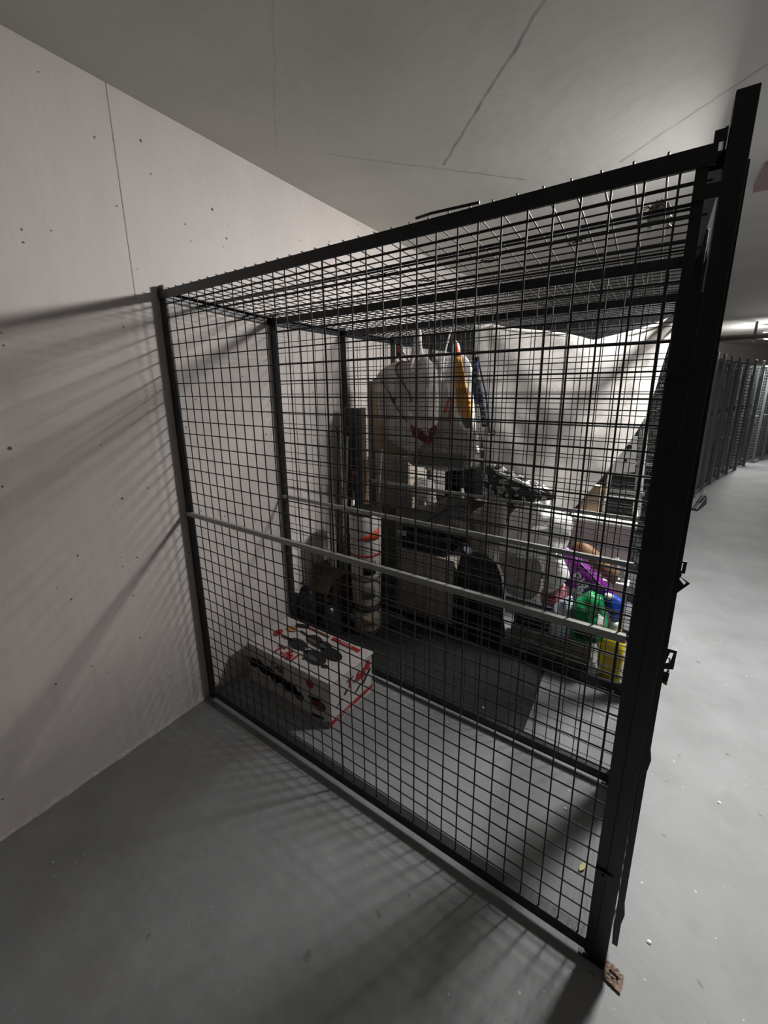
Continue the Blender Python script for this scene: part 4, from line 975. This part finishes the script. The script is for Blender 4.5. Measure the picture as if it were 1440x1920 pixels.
# purple packet, brown wrap
bt, bb = bag('purple_packet', [(1.435, .645), (1.455, .695), (1.52, .675), (1.60, .61), (1.69, .535), (1.755, .475), (1.745, .415), (1.68, .395), (1.57, .42), (1.48, .48), (1.45, .56)], 1.37, .04, M['purple'], 'purple and white packet with white script leaning behind the green bag', 'packet', seed=19, amp=.008)
MB().grid(bb.patch([(1.465, .62), (1.51, .585), (1.50, .50), (1.465, .52)], 5, 5)).build('white_panel', M['white'], bt, solid=.001)
MB().grid(bb.patch([(1.545, .475), (1.60, .445), (1.63, .405), (1.54, .44)], 5, 5)).build('white_panel', M['white'], bt, solid=.001)
MB().grid(bb.patch([(1.545, .645), (1.58, .615), (1.735, .472), (1.69, .515)], 8, 3)).build('white_stripe', M['palegrey'], bt, solid=.001)
p = bb.front(1.575, .525, .012); text('Big', .085, M['white'], bt, frame_matrix(p, (1, 0, -.75), (.75, 0, 1)), bold=.001)
bt, bb = bag('brown_wrap', [(1.50, .655), (1.515, .695), (1.56, .71), (1.63, .675), (1.70, .61), (1.75, .56), (1.735, .49), (1.68, .53), (1.62, .58), (1.56, .64)], 1.455, .035, M['brown'], 'brown paper wrap curving above the purple packet', 'wrap', seed=20, amp=.008)
MB().tube(onbag(bb, [(1.52, .67), (1.60, .655), (1.70, .57)], .003), .002, 6).build('fold', M['carton_dark'], bt)

# ------------------------------------------------------------ right rear: cabinet, ladder, bottles
t = thing('low_cabinet', (1.65, 1.69, 0), 'low pale lilac cabinet behind the purple packet', 'cabinet')
MB().box(1.47, 1.80, 1.62, 1.745, .0, .80).build('body', M['palegrey'], t)
MB().box(1.46, 1.81, 1.605, 1.75, .80, .82).build('worktop', M['white'], t)
MB().box(1.475, 1.795, 1.612, 1.62, .50, .79).build('door', M['lilac'], t)
MB().box(1.475, 1.795, 1.612, 1.62, .02, .49).build('door', M['lilac'], t)
MB().tube([(1.60, 1.606, .74), (1.67, 1.606, .74)], .004, 8).build('handle', M['zinc'], t)
MB().box(1.46, 1.81, 1.60, 1.612, .785, .80).build('edge_strip', M['palegrey'], t)
for k, (x, h, r) in enumerate(((1.69, .115, .017), (1.735, .135, .018), (1.778, .12, .019), (1.655, .10, .015))):
    t = thing('spray_bottle', (x, 1.52, .38), ('clear bottle left of the pair of tall ones', 'tall pale bottle in the middle of the row', 'pale bottle at the right end of the row, by the post', 'smallest pale bottle at the left end of the row')[k] + ' on the wire shelf', 'bottle', 'bottles beside the ladder')
    MB().lathe([(r * .9, 0), (r, .006), (r, h * .62), (r * .45, h * .8), (r * .4, h * .86)], (x, 1.53, .485), 14).build('bottle_body', M['palegrey'], t)
    MB().lathe([(r * .55, h * .86), (r * .55, h), (r * .4, h + .004)], (x, 1.53, .485), 14).build('cap', M['white'], t)
t = thing('small_shelf', (1.72, 1.53, 0), 'small white stand carrying the row of bottles', 'stand')
MB().box(1.63, 1.81, 1.49, 1.575, .468, .485).build('shelf', M['white'], t)
for x in (1.635, 1.795):
    for y in (1.495, 1.56): MB().box(x, x + .01, y, y + .01, 0, .468).build('leg', M['white'], t)
t = thing('step_ladder', (1.76, 1.70, 0), 'chrome tubed folding step ladder with a white drilled panel, right of the sheet', 'ladder')
LYR = 1.735
t.location = (1.76, LYR, .82)
rail = catmull([(1.66, LYR, 1.40), (1.69, LYR, 1.435), (1.735, LYR, 1.445), (1.772, LYR, 1.42), (1.786, LYR, 1.36), (1.792, LYR, 1.20), (1.800, LYR, 1.0), (1.807, LYR, .83)], 6, False)
MB().tube(rail, .013, 12).build('rail', M['chrome'], t)
MB().tube(catmull([(1.735, LYR + .03, 1.36), (1.755, LYR + .03, 1.345), (1.765, LYR + .03, 1.30), (1.775, LYR + .03, 1.1), (1.782, LYR + .03, .83)], 5, False), .008, 10).build('rail', M['chrome'], t)
MB().tube([(1.66, LYR, 1.40), (1.64, LYR, 1.2), (1.625, LYR, .83)], .013, 12).build('rail', M['chrome'], t)
pm = MB(); pm.poly([(1.64, LYR - .02, 1.29), (1.752, LYR - .02, 1.31), (1.762, LYR - .02, 1.10), (1.64, LYR - .02, 1.08)], (0, .006, 0)); pm.build('drilled_panel', M['palegrey'], t)
MB().poly([(1.715 + .014 * math.cos(a), LYR - .0215, 1.245 + .014 * math.sin(a)) for a in [2 * math.pi * i / 16 for i in range(16)]], (0, -.001, 0)).build('hole', M['black'], t)
MB().poly([(1.708 + .009 * math.cos(a), LYR - .0215, 1.165 + .009 * math.sin(a)) for a in [2 * math.pi * i / 14 for i in range(14)]], (0, -.001, 0)).build('hole', M['black'], t)
MB().tube([(1.70, LYR - .015, 1.355), (1.75, LYR - .015, 1.362)], .007, 8).build('cross_bar', M['white'], t)
MB().box(1.63, 1.80, LYR - .04, LYR + .03, .93, .942).build('step', M['greypole'], t)
carton('cardboard_box', 1.50, 1.60, 1.65, 1.715, .8205, 1.0, M['carton'], 'little tan carton on the low cabinet, peeping past the sheet')

# contents of the far lockers
rf = random.Random(21)
far_boxes = [('brown carton with a pale lid low in a far locker', 'carton'), ('pale grey crate low in a far locker', 'palegrey'), ('dull red box on the floor of a far locker', 'darkred'),
             ('dark navy bin in a far locker', 'navybin'), ('tall pale cardboard box in a far locker', 'carton_grey'), ('grey wrapped bundle in a far locker', 'blanket')]
for k, (lab, mk) in enumerate(far_boxes):
    i = 12 + k; y0 = bay_y(i); c = cv(y0)
    s_ = rf.uniform(.2, .3); h = rf.uniform(.35, .8); x = c + 1.15 + .06 * (k % 2)
    t = carton('storage_box', x, x + s_ + .1, y0 + .15, y0 + .15 + s_, 0, h, M[mk], lab + ', ' + ['nearest', 'second nearest', 'third nearest', 'fourth nearest', 'next to farthest', 'farthest'][k] + ' of the boxes there', None, 'boxes in the far lockers', tape=False)
    R_ = Matrix.Rotation(-math.atan(sl(y0)), 4, 'Z'); b = Vector((c, y0, 0))
    t.location = b + R_ @ (t.location - b); t.rotation_euler = (0, 0, -math.atan(sl(y0)))

# dark wedge lying by the far lockers
t = thing('door_wedge', (2.47, 5.6, 0), 'dark rubber door wedge on the floor by the far curved lockers', 'wedge')
MB().hexa([(2.38, 5.36, 0), (2.45, 5.33, 0), (2.58, 5.80, 0), (2.50, 5.84, 0), (2.39, 5.38, .02), (2.44, 5.36, .02), (2.57, 5.78, .12), (2.51, 5.82, .12)]).build('wedge_body', M['navybin'], t, bevel=.006)
MB().tube([(2.50, 5.78, .12), (2.50, 5.79, .19), (2.54, 5.78, .19), (2.55, 5.77, .12)], .010, 8).build('pull_loop', M['palegrey'], t)
